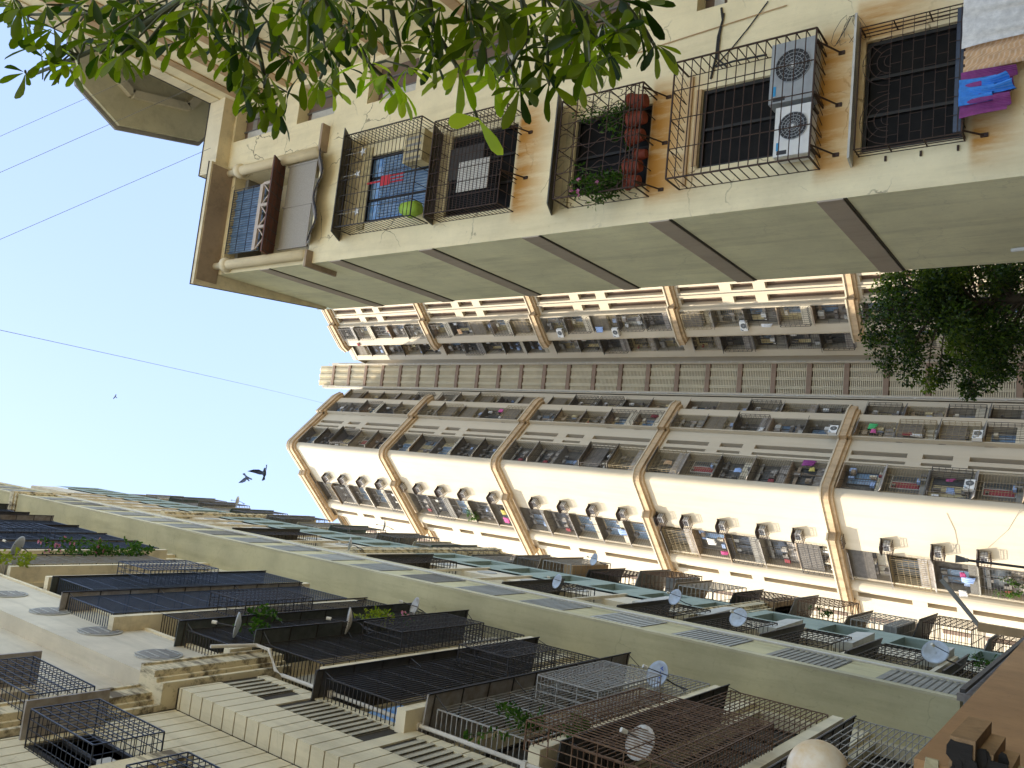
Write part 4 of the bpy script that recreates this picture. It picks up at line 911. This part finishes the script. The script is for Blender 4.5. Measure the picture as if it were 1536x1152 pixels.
dish('tiny dish outlined against the sky on the highest far awning', 358, 752, -3.9, 'dish_grey', .9, .1, 50)
dish('dark dish beside the pink bougainvillea high on the left tower', 31, 821, -4.05, 'ac_grey', .8, .4, 45)
# ------------------------------------------------------------------ washing
def cloth(name, label, mat, P, U, wd, ht, cat='laundry', group=None, folds=4, amp=.03, sag=0, slant=0):
    r = random.Random(label); nu, nz = 14, 8; mb = MB(); mb.smooth = True; U = Vector((U[0], U[1], 0)).normalized(); Nn = Vector((U.y, -U.x, 0)); ph = r.random() * 6; ids = []
    for side in (0, 1):
        g_ = []
        for j in range(nz + 1):
            for i in range(nu + 1):
                u = i / nu; v = j / nz; dd = amp * math.sin(u * folds * 2 * math.pi + ph) * (.3 + v) + amp * .5 * math.sin(v * 3 + ph)
                q = P + U * (wd * (u - .5) * (1 - .08 * v)) + Nn * (dd + .006 * side) + Vector((0, 0, -ht * v - sag * math.sin(u * math.pi) * .2 - slant * u * v + .012 * math.sin(u * 19 + ph) * (v > .99)))
                g_.append(mb.pt(tuple(q)))
        ids.append(g_)
    for g_ in ids:
        for j in range(nz):
            for i in range(nu): a = j * (nu + 1) + i; mb.f.append([g_[a], g_[a + 1], g_[a + nu + 2], g_[a + nu + 1]]); mb.m.append(0)
    return tag(mb.build(name, mat), label, cat, group)
def cf(X, Y, d): return ony(X, Y, 12.86 - d)
P = cf(1449, 45, .58); cloth('hanging_cloth', 'white cotton cloth hanging below the dark ornamental window grille', 'cloth_white', Vector((7.30, 12.50, 3.66)), (1, 0), .78, .78, amp=.05, folds=2, slant=.08)
cloth('hanging_cloth', 'orange checked cloth hanging beside the white one below the window grille', 'cloth_orange', Vector((6.82, 12.54, 3.64)), (1, 0), .5, 1.15, slant=-.05)
cloth('hanging_towel', 'bright blue towel with a knotted end hanging below the ornamental window grille', 'cloth_blue', Vector((6.22, 12.46, 3.67)), (1, 0), .40, .42, amp=.05, folds=3, slant=.06)
cloth('hanging_towel', 'crumpled end of a second bright blue towel hanging lower than the first', 'cloth_blue', Vector((6.26, 12.40, 3.38)), (1, 0), .26, .42, amp=.08, folds=2, slant=-.12)
cloth('hanging_cloth', 'purple cloth hanging behind the blue towel below the window grille', 'cloth_purple', Vector((6.20, 12.53, 3.66)), (1, 0), .70, .60, amp=.06, folds=3, slant=.10)
mb = MB(FA)
LAUN = [(FR1, 1213, 695, .8, .9, 'purple', 'patterned purple washing in the window beside the sunlit corner'), (FR1, 1219, 704, .5, .5, 'yellow', 'yellow washing below the purple washing above the second ledge'), (FR1, 1108, 706, .55, .7, 'skyblue', 'pale blue washing in the third window below the third ledge of the left wing'),
        (FR1, 1003, 694, .6, .8, 'orange', 'orange garment in the window just below the third ledge of the left wing'), (FR1, 1427, 737, .7, .6, 'skyblue', 'blue checked washing beside the lowest white air conditioner'), (FR1, 1425, 720, .3, .45, 'pink', 'small pink garment above the blue checked washing'),
        (FR2, 1308, 640, .8, .5, 'green', 'green sari hung sideways just below the second ledge of the left wing'), (FR2, 1311, 647, .6, .45, 'pink', 'bright pink cloth hung over the green sari'), (FR2, 1376, 653, .45, .9, 'white', 'white striped cloth in the inner window column near the base'), (FR2, 1362, 651, .4, .8, 'maroon', 'dark red cloth next to the white striped cloth'),
        (FR2, 1142, 643, .5, .4, 'white', 'two white towels in the inner window column midway to the third ledge'), (FR2, 981, 625, .5, .6, 'maroon', 'red bundle above the third ledge of the left wing'), (FR2, 752, 616, .6, .6, 'pink', 'pink bundle in the inner window below the fourth ledge'),
        (FLL, 760, 781, .9, .7, 'pink', 'crimson cloth in the sunlit window column just above the fourth ledge'), (FLL, 756, 768, .8, .6, 'yellow', 'yellow cloth above the crimson cloth in the sunlit window column'), (FLL, 935, 798, .9, .9, 'skyblue', 'blue and white washing in the sunlit window column above the third ledge'),
        (FLL, 1087, 829, .5, .6, 'pink', 'bright pink cloth in the sunlit window column below the third ledge'), (FLL, 1068, 812, .9, .8, 'white', 'lilac white sheets in the sunlit window column below the third ledge'), (FLL, 1452, 870, .7, .8, 'skyblue', 'dark blue and white washing near the base of the sunlit window column'), (FLL, 1446, 890, .8, .6, 'white', 'white shirts near the base of the sunlit window column'), (FLL, 1445, 862, .6, .4, 'pink', 'pink striped garment near the base of the sunlit window column'),
        (sideR[1], 899, 495, .8, .8, 'skyblue', 'blue washing on the right wing between third and fourth ledge'), (sideR[1], 538, 517, .5, .5, 'maroon', 'red basket cloth in the topmost window of the right wing'), (sideR[1], 1150, 488, .4, .9, 'white', 'narrow white cloth on the right wing between second and third ledge'), (sideR[1], 690, 497, .8, .6, 'orange', 'orange washing on the right wing below the fifth ledge')]
for F, X, Y, wd, ht, c, lab in LAUN:
    P = onF(F, X, Y, .14) + Vector((0, 0, ht * .5)); cloth('washing', lab, 'cloth_' + c, P, F.U, wd * .8, ht * .9, group='washing hung in the tower windows', folds=3, amp=.07, slant=.16 if len(lab) % 2 else -.1)
# things in the decorated cage
t = thing('wall_hanging', 'red tasselled wall hanging in front of the blue curtain', 'ornament', tuple(FA(6.6, .5, 15.2))); mb = MB(FA); mb.box(6.5, 6.74, .48, .5, 15.35, 15.65); mb.build('panel', 'red', t)
mb = MB(FA)
for k in range(3): mb.tube([(6.55 + .08 * k, .49, 15.34), (6.55 + .08 * k, .49, 14.9)], .018, 5)
mb.tube([(6.62, .49, 15.65), (6.62, .49, 16.1)], .025, 5); mb.build('tassel', 'red', t)
for i, (u, z, lb) in enumerate(((7.45, 16.35, 'white star ornament hanging at the planter side of the decorated cage'), (6.9, 16.45, 'white star ornament hanging in the middle of the decorated cage'), (5.95, 16.3, 'white star ornament hanging at the corner side of the decorated cage'))):
    mb = MB(FA); pts = [(u + (.11 if k % 2 == 0 else .045) * math.sin(k * math.pi / 5), z + (.11 if k % 2 == 0 else .045) * math.cos(k * math.pi / 5)) for k in range(10)]
    a = [mb.pt((p[0], .53, p[1])) for p in pts]; b = [mb.pt((p[0], .55, p[1])) for p in pts]
    mb.f += [a, b[::-1]] + [[a[k], a[(k + 1) % 10], b[(k + 1) % 10], b[k]] for k in range(10)]; mb.m += [0] * 12; mb.bar((u, .54, z + .1), (u, .54, 17.0), .004)
    tag(mb.build('star_ornament', 'ac_white'), lb, 'ornament', 'star ornaments in the decorated cage')
mb = MB(FA); mb.smooth = True; mb.tube([(5.9, .3, 14.5), (5.88, .3, 14.75), (5.95, .28, 15.0), (6.0, .26, 15.05)], [.16, .2, .14, .03], 12); tag(mb.build('plastic_bag', 'lime'), 'lime green bag standing on the floor of the decorated cage', 'bag')
mb = MB(FA); mb.box(6.05, 6.72, .40, .415, 12.45, 13.3); tag(mb.build('cardboard_sheet', 'paper'), 'pale torn board leaning inside the dense mesh cage', 'board')
# ------------------------------------------------------------------ leaves and plants
def leaf(mb, B, d, up, Lh, W, droop=.25, fold=.25):
    d = d.normalized(); s = d.cross(up)
    if s.length < 1e-4: s = d.cross(Vector((1, 0, 0)))
    s.normalize(); nrm = s.cross(d).normalized(); st = ((0, .08), (.25, .40), (.5, .80), (.74, 1.0), (.92, .72), (1, .12)); rows = []
    for t, w_ in st:
        c = B + d * (Lh * t) - nrm * (droop * Lh * t * t); h = W * w_ / 2
        rows.append([mb.pt(tuple(c - s * h + nrm * h * fold)), mb.pt(tuple(c)), mb.pt(tuple(c + s * h + nrm * h * fold))])
    for a, b in zip(rows, rows[1:]):
        mb.f += [[a[0], a[1], b[1], b[0]], [a[1], a[2], b[2], b[1]]]; mb.m += [mb.mi, mb.mi]
def rv(r): 
    while True:
        v = Vector((r.uniform(-1, 1), r.uniform(-1, 1), r.uniform(-1, 1)))
        if .05 < v.length < 1: return v.normalized()
r = random.Random(11)
CL = [(38,117),(68,96),(30,20),(70,15),(110,10),(45,48),(80,50),(120,40),(150,25),(60,76),(100,72),(135,66),(170,55),(95,98),(150,88),(182,90),(118,104),(190,55),(205,30),(175,10),(217,76),(20,8),(140,5),(205,5),
      (250,15),(240,50),(272,30),(285,62),(300,20),(312,52),(326,80),(335,30),(350,62),(346,96),(372,20),(366,84),(262,72),(235,10),(280,5),(320,5),(355,5),
      (376,118),(362,138),(396,140),(405,160),(418,172),(386,160),(430,146),(402,120),(372,100),
      (400,40),(420,64),(438,90),(455,118),(445,30),(470,52),(488,80),(480,126),(508,108),(500,20),(520,45),(540,75),(553,100),(582,118),(600,140),(566,126),(410,10),(440,5),(480,5),(515,5),(462,86),(498,140),
      (550,20),(575,42),(600,74),(620,25),(640,52),(650,92),(660,20),(612,108),(560,62),(590,8),(630,5),(660,60),
      (688,108),(700,40),(725,62),(728,94),(750,30),(765,52),(760,88),(772,118),(790,20),(800,48),(790,80),(815,104),(824,130),(820,68),(840,20),(850,52),(860,88),(856,112),(745,124),(780,140),(700,8),(735,8),(770,5),(815,5),(855,5),(700,76),
      (905,40),(880,26),(900,70),(915,92),(925,54),(945,28),(930,8),(955,42),(968,58),(982,74),(900,8),(880,55),(885,100),(962,14)]
LIMB = [[(330,-150),(300,-20),(200,48),(120,84),(40,116)], [(430,-150),(362,-10),(385,60),(400,130),(412,172)], [(520,-150),(470,-20),(520,55),(555,98),(600,138)], [(650,-150),(640,-20),(650,40),(690,108),(718,182)],
        [(770,-150),(780,-20),(792,55),(765,100),(745,125)], [(860,-150),(860,0),(890,50),(918,92)], [(950,-150),(925,-10),(965,40),(985,74)], [(250,-150),(230,-20),(140,20),(40,22)], [(600,-150),(580,-20),(600,70)], [(700,-150),(705,-20),(725,60),(730,95)], [(830,-150),(815,-10),(820,65),(824,128)]]
Tt = Vector((4.9, 4.6, 5.4))
TR = thing('overhanging_tree', 'tree with whorls of long green leaves hanging in front of the cream apartment building', 'tree', (5.2, 4.8, 0))
mb = MB(); mb.smooth = True; mb.tube([(5.2, 4.8, 0), (5.15, 4.75, 2.4), (4.95, 4.65, 4.4), tuple(Tt), (4.7, 4.5, 6.8)], [.19, .16, .13, .11, .04], 10); mb.build('trunk', 'bark', TR)
lb = MB(); lb.smooth = True; LP = []
for k, pl_ in enumerate(LIMB):
    dep = 4.0 + .55 * math.sin(k * 2.1); W3 = [atd(X, Y, dep + .12 * i) for i, (X, Y) in enumerate(pl_)]
    full = [Tt + Vector((0, 0, .1 * (k % 3)))] + [Tt.lerp(W3[0], .55) + Vector((0, 0, .25))] + W3; n = len(full)
    lb.tube([tuple(p) for p in full], [.026 * (1 - i / n) + .004 for i in range(n)], 6); LP.append((dep, pl_, W3))
lb.build('branch', 'twig', TR)
wb = MB(); wb.smooth = True; tb = MB()
def whorl(P, axis, Lh, n, r, wide=1.0):
    p1 = axis.cross(Vector((.3, .5, .8))).normalized(); p2 = axis.cross(p1); ph = r.random() * 6
    for i in range(n):
        th = math.radians(r.uniform(28, 74) * wide); a = ph + 2 * math.pi * i / n + r.uniform(-.25, .25)
        d = axis * math.cos(th) + (p1 * math.cos(a) + p2 * math.sin(a)) * math.sin(th)
        l = Lh * r.uniform(.72, 1.12); up = axis * -1 + rv(r) * .5; leaf(wb, P + d * .012, d, up, l, l * r.uniform(.25, .32), r.uniform(.05, .3), .35)
left_w = Vector((-1, -.1, -.12))
for (X, Y) in CL + [(X + r.uniform(-22, 22), Y * r.uniform(.2, .85)) for X, Y in CL if Y < 110 and r.random() < .14]:
    best = min(((X - q[0]) ** 2 + (Y - q[1]) ** 2, kk, ii) for kk, (dp, pp, _) in enumerate(LP) for ii, q in enumerate(pp)); dp, pp, W3 = LP[best[1]]
    dep = dp + r.uniform(-.35, .5); P = atd(X, Y - 8, dep); A = W3[best[2]] if best[2] == 0 or pp[best[2]][1] <= Y else W3[best[2] - 1]
    A = W3[max(0, best[2] - (1 if best[0] > 900 else 0))]
    mid = A.lerp(P, .5) + Vector((.03, 0, .02)); tb.tube([tuple(A), tuple(mid), tuple(P)], .006, 4)
    ax = (left_w + rv(r) * .5).normalized(); sz = r.uniform(40, 54) * (1.15 if X > 640 else .95)
    wb.mi = 1 if (Y > 95 and 470 < X < 780 and r.random() < .55) or (Y > 60 and r.random() < .18) else 0  # chosen whorls get the leaf colour with painted backlight
    if (X, Y) in ((38, 117), (68, 96)): whorl(P, ax, 44 * dep / FPX, 4, r)
    else: whorl(P, ax, sz * dep / FPX, r.randint(5, 8), r)
wb.mi = 0
for k_ in range(150):                        # the rest of the crown, round the limbs outside the picture
    dp, pp, W3 = LP[k_ % len(LP)]; q = Tt.lerp(W3[0], r.uniform(.25, 1.0)); P = q + rv(r) * r.uniform(.1, .5); P.x += .12
    d_ = P - CAM; y_ = d_.dot(Vector(w(Vector((0, 1, 0))))) / d_.dot(Vector(w(Vector((0, 0, 1)))))
    if y_ * FPX + CY > -75: continue
    tb.tube([tuple(q), tuple(q.lerp(P, .5) + Vector((0, 0, .03))), tuple(P)], .005, 4); whorl(P, (left_w + rv(r) * .9).normalized(), 54 * 4 / FPX, r.randint(5, 8), r)
P = atd(718, 178, 3.2); wb.mi = 1  # front whorl, its backlit look painted in the leaf colour
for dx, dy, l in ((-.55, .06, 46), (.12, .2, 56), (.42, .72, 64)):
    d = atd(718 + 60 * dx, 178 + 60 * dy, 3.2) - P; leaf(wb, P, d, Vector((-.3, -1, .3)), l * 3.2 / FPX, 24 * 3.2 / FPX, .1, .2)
bs_ = len(wb.v); wb.v += tb.v; wb.f += [[i + bs_ for i in f] for f in tb.f]; wb.m += [2] * len(tb.f); wb.build('foliage', ['leaf_big', 'leaf_backlit', 'twig'], TR)
# mid distance tree
MT = thing('leafy_tree', 'dense dark green tree standing between the end wall and the far tower', 'tree', (6.7, 26.8, 0))
mb = MB(); mb.smooth = True; mb.tube([(6.7, 26.8, 0), (6.6, 26.7, 2), (6.7, 26.6, 4.2), (6.6, 26.6, 6.6), (6.5, 26.6, 8.2)], [.24, .2, .16, .08, .02], 9); mb.build('trunk', 'bark', MT)
r = random.Random(23); cb = MB(); lbb = MB(); clumps = []
for i in range(120):
    v = rv(r) * (r.random() ** .4); c = Vector((6.75 + v.x * 2.35, 26.7 + v.y * 2.2, 5.55 + v.z * 2.55))
    if c.z > 7.4 and c.x < 5.2: continue
    clumps.append(c)
clumps += [atd(X, Y, 25.5) for X, Y in ((1325, 440), (1312, 470), (1305, 500), (1318, 520), (1330, 545), (1362, 560), (1392, 572), (1410, 565), (1452, 585), (1458, 570), (1485, 568), (1510, 555), (1340, 420), (1420, 540), (1470, 540), (1500, 520), (1440, 555), (1375, 530))]
for ci_, c in enumerate(clumps):
    cb.mi = 1 if ci_ % 6 == 0 else 0
    lbb.tube([(6.65, 26.65, min(c.z - .4, 6.2) if c.z > 4 else 3.2), tuple(c.lerp(Vector((6.65, 26.65, c.z - .3)), .45)), tuple(c)], [.035, .025, .008], 4)
    R = r.uniform(.34, .66)
    for k in range(300):
        v = rv(r); P = c + Vector((v.x, v.y, v.z * .75)) * R * (r.random() ** .5); d = (v + rv(r) * .9 + Vector((0, 0, -.35))).normalized(); l = r.uniform(.08, .135); s = d.cross(rv(r)).normalized() * l * .30
        a = [cb.pt(tuple(q)) for q in (P, P + d * l * .5 + s, P + d * l, P + d * l * .5 - s)]; cb.f.append(a); cb.m.append(cb.mi)
lbb.build('limb', 'bark', MT); cb.build('crown', ['leaf_tree', 'leaf_spray'], MT)
# balcony plants: (name, label, point, radii, leaf count, leaf material, flowers)
def plant(label, c, rad, n, ls, mat='leaf_plant', flowers=0, name='balcony_plant', stem=True, pet='petal_pink'):
    c = Vector(c); t = thing(name, label, 'plant', tuple(c - Vector((0, 0, rad[2])))); r = random.Random(label); mb = MB(); sb = MB(); fb = MB()
    k = max(3, n // 30); tips = []
    for i in range(k):
        v = rv(r); p = c + Vector((v.x * rad[0], v.y * rad[1], abs(v.z) * rad[2] * (1 if r.random() < .75 else -.6))); b = c + Vector((v.x * rad[0] * .3, v.y * rad[1] * .4, -rad[2])); m = b.lerp(p, .5) + rv(r) * rad[0] * .15; sb.tube([tuple(b), tuple(m), tuple(p)], .006, 4); tips += [(b, m), (m, p)]
    for i in range(n):
        a, b = tips[r.randrange(len(tips))]; P = a.lerp(b, r.random()) + rv(r) * min(rad) * .22; leaf(mb, P, rv(r) + Vector((0, 0, .2)), Vector((0, 0, 1)) + rv(r) * .4, ls * r.uniform(.6, 1.2), ls * .45, .2, .2)
    for i in range(flowers):
        a, b = tips[r.randrange(len(tips))]; P = a.lerp(b, r.uniform(.6, 1.05)) + rv(r) * .05
        for q in range(5): an = q * 1.257; d = Vector((math.cos(an), -.5, math.sin(an))); leaf(fb, P, d, Vector((0, -1, .2)), ls * .5, ls * .4, .1, .1)
    sb.build('stem', 'twig', t); mb.build('foliage', mat, t)
    if flowers: fb.build('flower', pet, t)
    return t
plant('pink flowering bougainvillea on the high ledge of the left tower', onx(112, 822, -4.1), (.4, 1.4, .9), 260, .16, flowers=70)
plant('green bush at the end of the high ledge next to the olive pier', onx(168, 821, -4.1), (.4, 1.6, 1.2), 420, .17)
plant('low yellowish grass-like plant on the same high ledge as the dark dish', onx(30, 836, -4.1), (.3, 1.2, .5), 160, .16, 'leaf_yellow')
plant('yellow green shrub standing up between the two edge-on dishes', onx(556, 925, -3.95), (.22, .5, .75), 220, .12, 'leaf_yellow')
plant('magenta flowering plant beside the half edge-on dish', onx(598, 930, -4.0), (.2, .5, .35), 90, .11, flowers=46)
plant('small broad-leaved plant on top of a black cage near the edge-on dish', onx(399, 917, -3.9), (.2, .4, .45), 60, .16)
plant('spiky green plant behind the thin edge-on dish', onx(381, 945, -4.0), (.2, .35, .5), 60, .16)
plant('green creeper trailing through the lower silver cage', onx(752, 1079, -4.1), (.25, 1.1, .55), 260, .12)
plant('light green creeper at the near end of the lower silver cage', onx(845, 1094, -4.15), (.2, .8, .4), 160, .11)
plant('flowering weeds sprouting from a far balcony against the sunlit tower', onx(1228, 916, -3.95), (.2, 1.1, .5), 120, .13)
plant('leafy climber in the lowest sunlit window of the tower', onF(FLL, 1508, 882, .3), (.7, .5, 1.0), 240, .24)
plant('leafy plant in the far recess above the podium roof', onx(1482, 993, -3.9), (.3, .6, .6), 110, .16)
plant('potted greenery inside the fifth sunlit tower window', onF(FLL, 706, 772, .2), (.6, .4, .9), 160, .24)
# flower pots in the wavy cage
POTS = [(7.25, .19, 'largest terracotta pot at the cable side of the wavy cage'), (6.92, .18, 'terracotta pot second from the cable side of the wavy cage'), (6.58, .17, 'terracotta pot in the middle of the wavy cage, below spiky leaves'), (6.28, .13, 'small terracotta pot standing back in the wavy cage'), (5.98, .17, 'terracotta pot with a pale rim under the flowering plant'), (5.70, .15, 'terracotta pot at the corner side of the wavy cage')]
for i, (u, R, lab) in enumerate(POTS):
    p = FA(u, .33 if i != 3 else .16, 8.85); t = thing('flower_pot', lab, 'flower pot', tuple(p), 0, 'terracotta pots in the wavy cage')
    mb = MB(); mb.smooth = False; mb.lathe([(R * .62, 0), (R * .9, R * 1.45), (R * 1.02, R * 1.5), (R * 1.02, R * 1.8), (R * .9, R * 1.8)], 20, tuple(p)); mb.build('body', 'pot', t)
    mb = MB(); mb.lathe([(R * .88, R * 1.7), (R * .5, R * 1.83)], 14, tuple(p)); mb.build('soil', 'soil', t)
plant('dark leafy plant with pink flowers spilling out of the wavy cage', FA(5.75, .45, 9.75), (.45, .28, .6), 800, .095, flowers=5)
plant('climbing plant on the cable side of the wavy cage', FA(7.1, .4, 9.75), (.3, .28, .65), 420, .095)
plant('spiky pale plant in the middle of the wavy cage', FA(6.6, .35, 9.4), (.2, .2, .25), 40, .13)
# ------------------------------------------------------------------ birds and overhead wires
def bird(label, X, Y, dep, s, rz, rx, up=.9):
    P = atd(X, Y, dep); t = thing('flying_pigeon', label, 'bird', tuple(P), 0, 'pigeons flying in the gap of sky'); t.rotation_euler = (rx, 0, rz)
    mb = MB(); mb.smooth = True; pr = [(.0, -.17, .005), (.02, -.15, .02), (.03, -.11, .032), (.03, -.08, .026), (.02, -.02, .055), (.0, .06, .055), (-.01, .13, .03), (-.01, .17, .022)]
    mb.tube([(0, y * s, z * s) for z, y, q in pr], [q * s for z, y, q in pr], 10)
    for sg in (1, -1):
        pts = [(.03, -.03, .02), (.14, -.10, .10 * up), (.24, -.06, .22 * up), (.33, .06, .36 * up), (.20, .07, .20 * up), (.12, .08, .09 * up), (.03, .08, .02)]
        a = [mb.pt((p[0] * s * sg, p[1] * s, p[2] * s + .004)) for p in pts]; b = [mb.pt((p[0] * s * sg, p[1] * s, p[2] * s - .004)) for p in pts]
        for q in ((0, 1, 5, 6), (1, 2, 4, 5), (2, 3, 4)): mb.f.append([a[k] for k in q]); mb.f.append([b[k] for k in q][::-1]); mb.m += [0, 0]
        for k in range(7): mb.f.append([a[k], a[(k + 1) % 7], b[(k + 1) % 7], b[k]]); mb.m.append(0)
    tl_ = [(-.03, .14), (.03, .14), (.06, .27), (0, .29), (-.06, .27)]
    a = [mb.pt((p[0] * s, p[1] * s, .004)) for p in tl_]; b = [mb.pt((p[0] * s, p[1] * s, -.004)) for p in tl_]
    mb.f += [a, b[::-1]] + [[a[k], a[(k + 1) % 5], b[(k + 1) % 5], b[k]] for k in range(5)]; mb.m += [0] * 7
    mb.build('body', 'pigeon', t, True)
bird('larger grey pigeon, nearer the tower, flying with raised wings', 397, 709, 24, 1.0, 1.2, .5, 1.0)
bird('smaller grey pigeon with wings spread above the left skyline', 371, 717, 27, .8, -1.9, .9, .6)
bird('distant bird, a speck high in the open sky', 173, 595, 90, 1.0, .4, .3, .4)
def wire(label, p, q, sag=.3, r_=.008):
    pts = [p.lerp(q, i / 24) - Vector((0, 0, sag * 4 * (i / 24) * (1 - i / 24))) for i in range(25)]; mb = MB(); mb.tube([tuple(v) for v in pts], r_, 5)
    return tag(mb.build('overhead_wire', 'wire_grey'), label, 'wire', 'wires crossing the sky')
wire('uppermost of the thin wires, reaching the eight sided roof behind the leaves', atd(-60, 231, 17), atd(225, 105, 17.4), .05, .0042)
wire('middle wire ending under the eight sided roof', atd(-60, 285, 17), atd(290, 131, 17.4), .05, .005)
wire('wire running down from the parapet corner of the right building', atd(-60, 385, 17), atd(316, 222, 17.6), .05, .005)
wire('lowest long wire sloping across the sky to the tower roof', atd(-60, 482, 30), onF(FR2, 494, 607, .5), .8, .011)
for pp_ in ([(1420, 770), (1432, 795), (1436, 815), (1428, 828)], [(1530, 765), (1512, 795), (1482, 822)]):
    mb = MB(); mb.tube([tuple(onF(FLL, X, Y, .03)) for X, Y in pp_], .014, 5); mb.build('loose_cable', 'slab_grey', TW)
# ------------------------------------------------------------------ light
W = bpy.data.worlds.new('World'); S.world = W; W.use_nodes = True; t = W.node_tree; bg = t.nodes['Background']
SUN_AZ, SUN_EL = (-.963, -.27), 52
sky = t.nodes.new('ShaderNodeTexSky'); sky.sky_type = 'NISHITA'; sky.sun_disc = False; sky.sun_elevation = math.radians(SUN_EL); sky.sun_rotation = math.atan2(SUN_AZ[0], SUN_AZ[1]); sky.dust_density = 1.2; sky.air_density = 1.0; sky.ozone_density = 2.2
hs = t.nodes.new('ShaderNodeHueSaturation'); hs.inputs['Saturation'].default_value = .82; t.links.new(sky.outputs[0], hs.inputs['Color']); t.links.new(mixc(t, 1.0, hs.outputs[0], (.74, .745, .75), 'MULTIPLY'), bg.inputs[0]); bg.inputs[1].default_value = .15
sl_ = bpy.data.lights.new('sun', 'SUN'); sl_.energy = 2.0; sl_.angle = math.radians(.5); sl_.color = (1, .93, .80); so = bpy.data.objects.new('sun', sl_); COL.objects.link(so)
e = math.radians(SUN_EL); h_ = Vector((SUN_AZ[0], SUN_AZ[1], 0)).normalized(); dv = h_ * math.cos(e) + Vector((0, 0, math.sin(e)))
so.rotation_euler = dv.to_track_quat('Z', 'Y').to_euler(); so.location = dv * 100
S.view_settings.view_transform = 'Standard'; S.view_settings.look = 'None'; S.view_settings.exposure = 2.28; S.view_settings.gamma = 1
S.render.engine = 'CYCLES'; S.cycles.max_bounces = 8; S.cycles.diffuse_bounces = 5
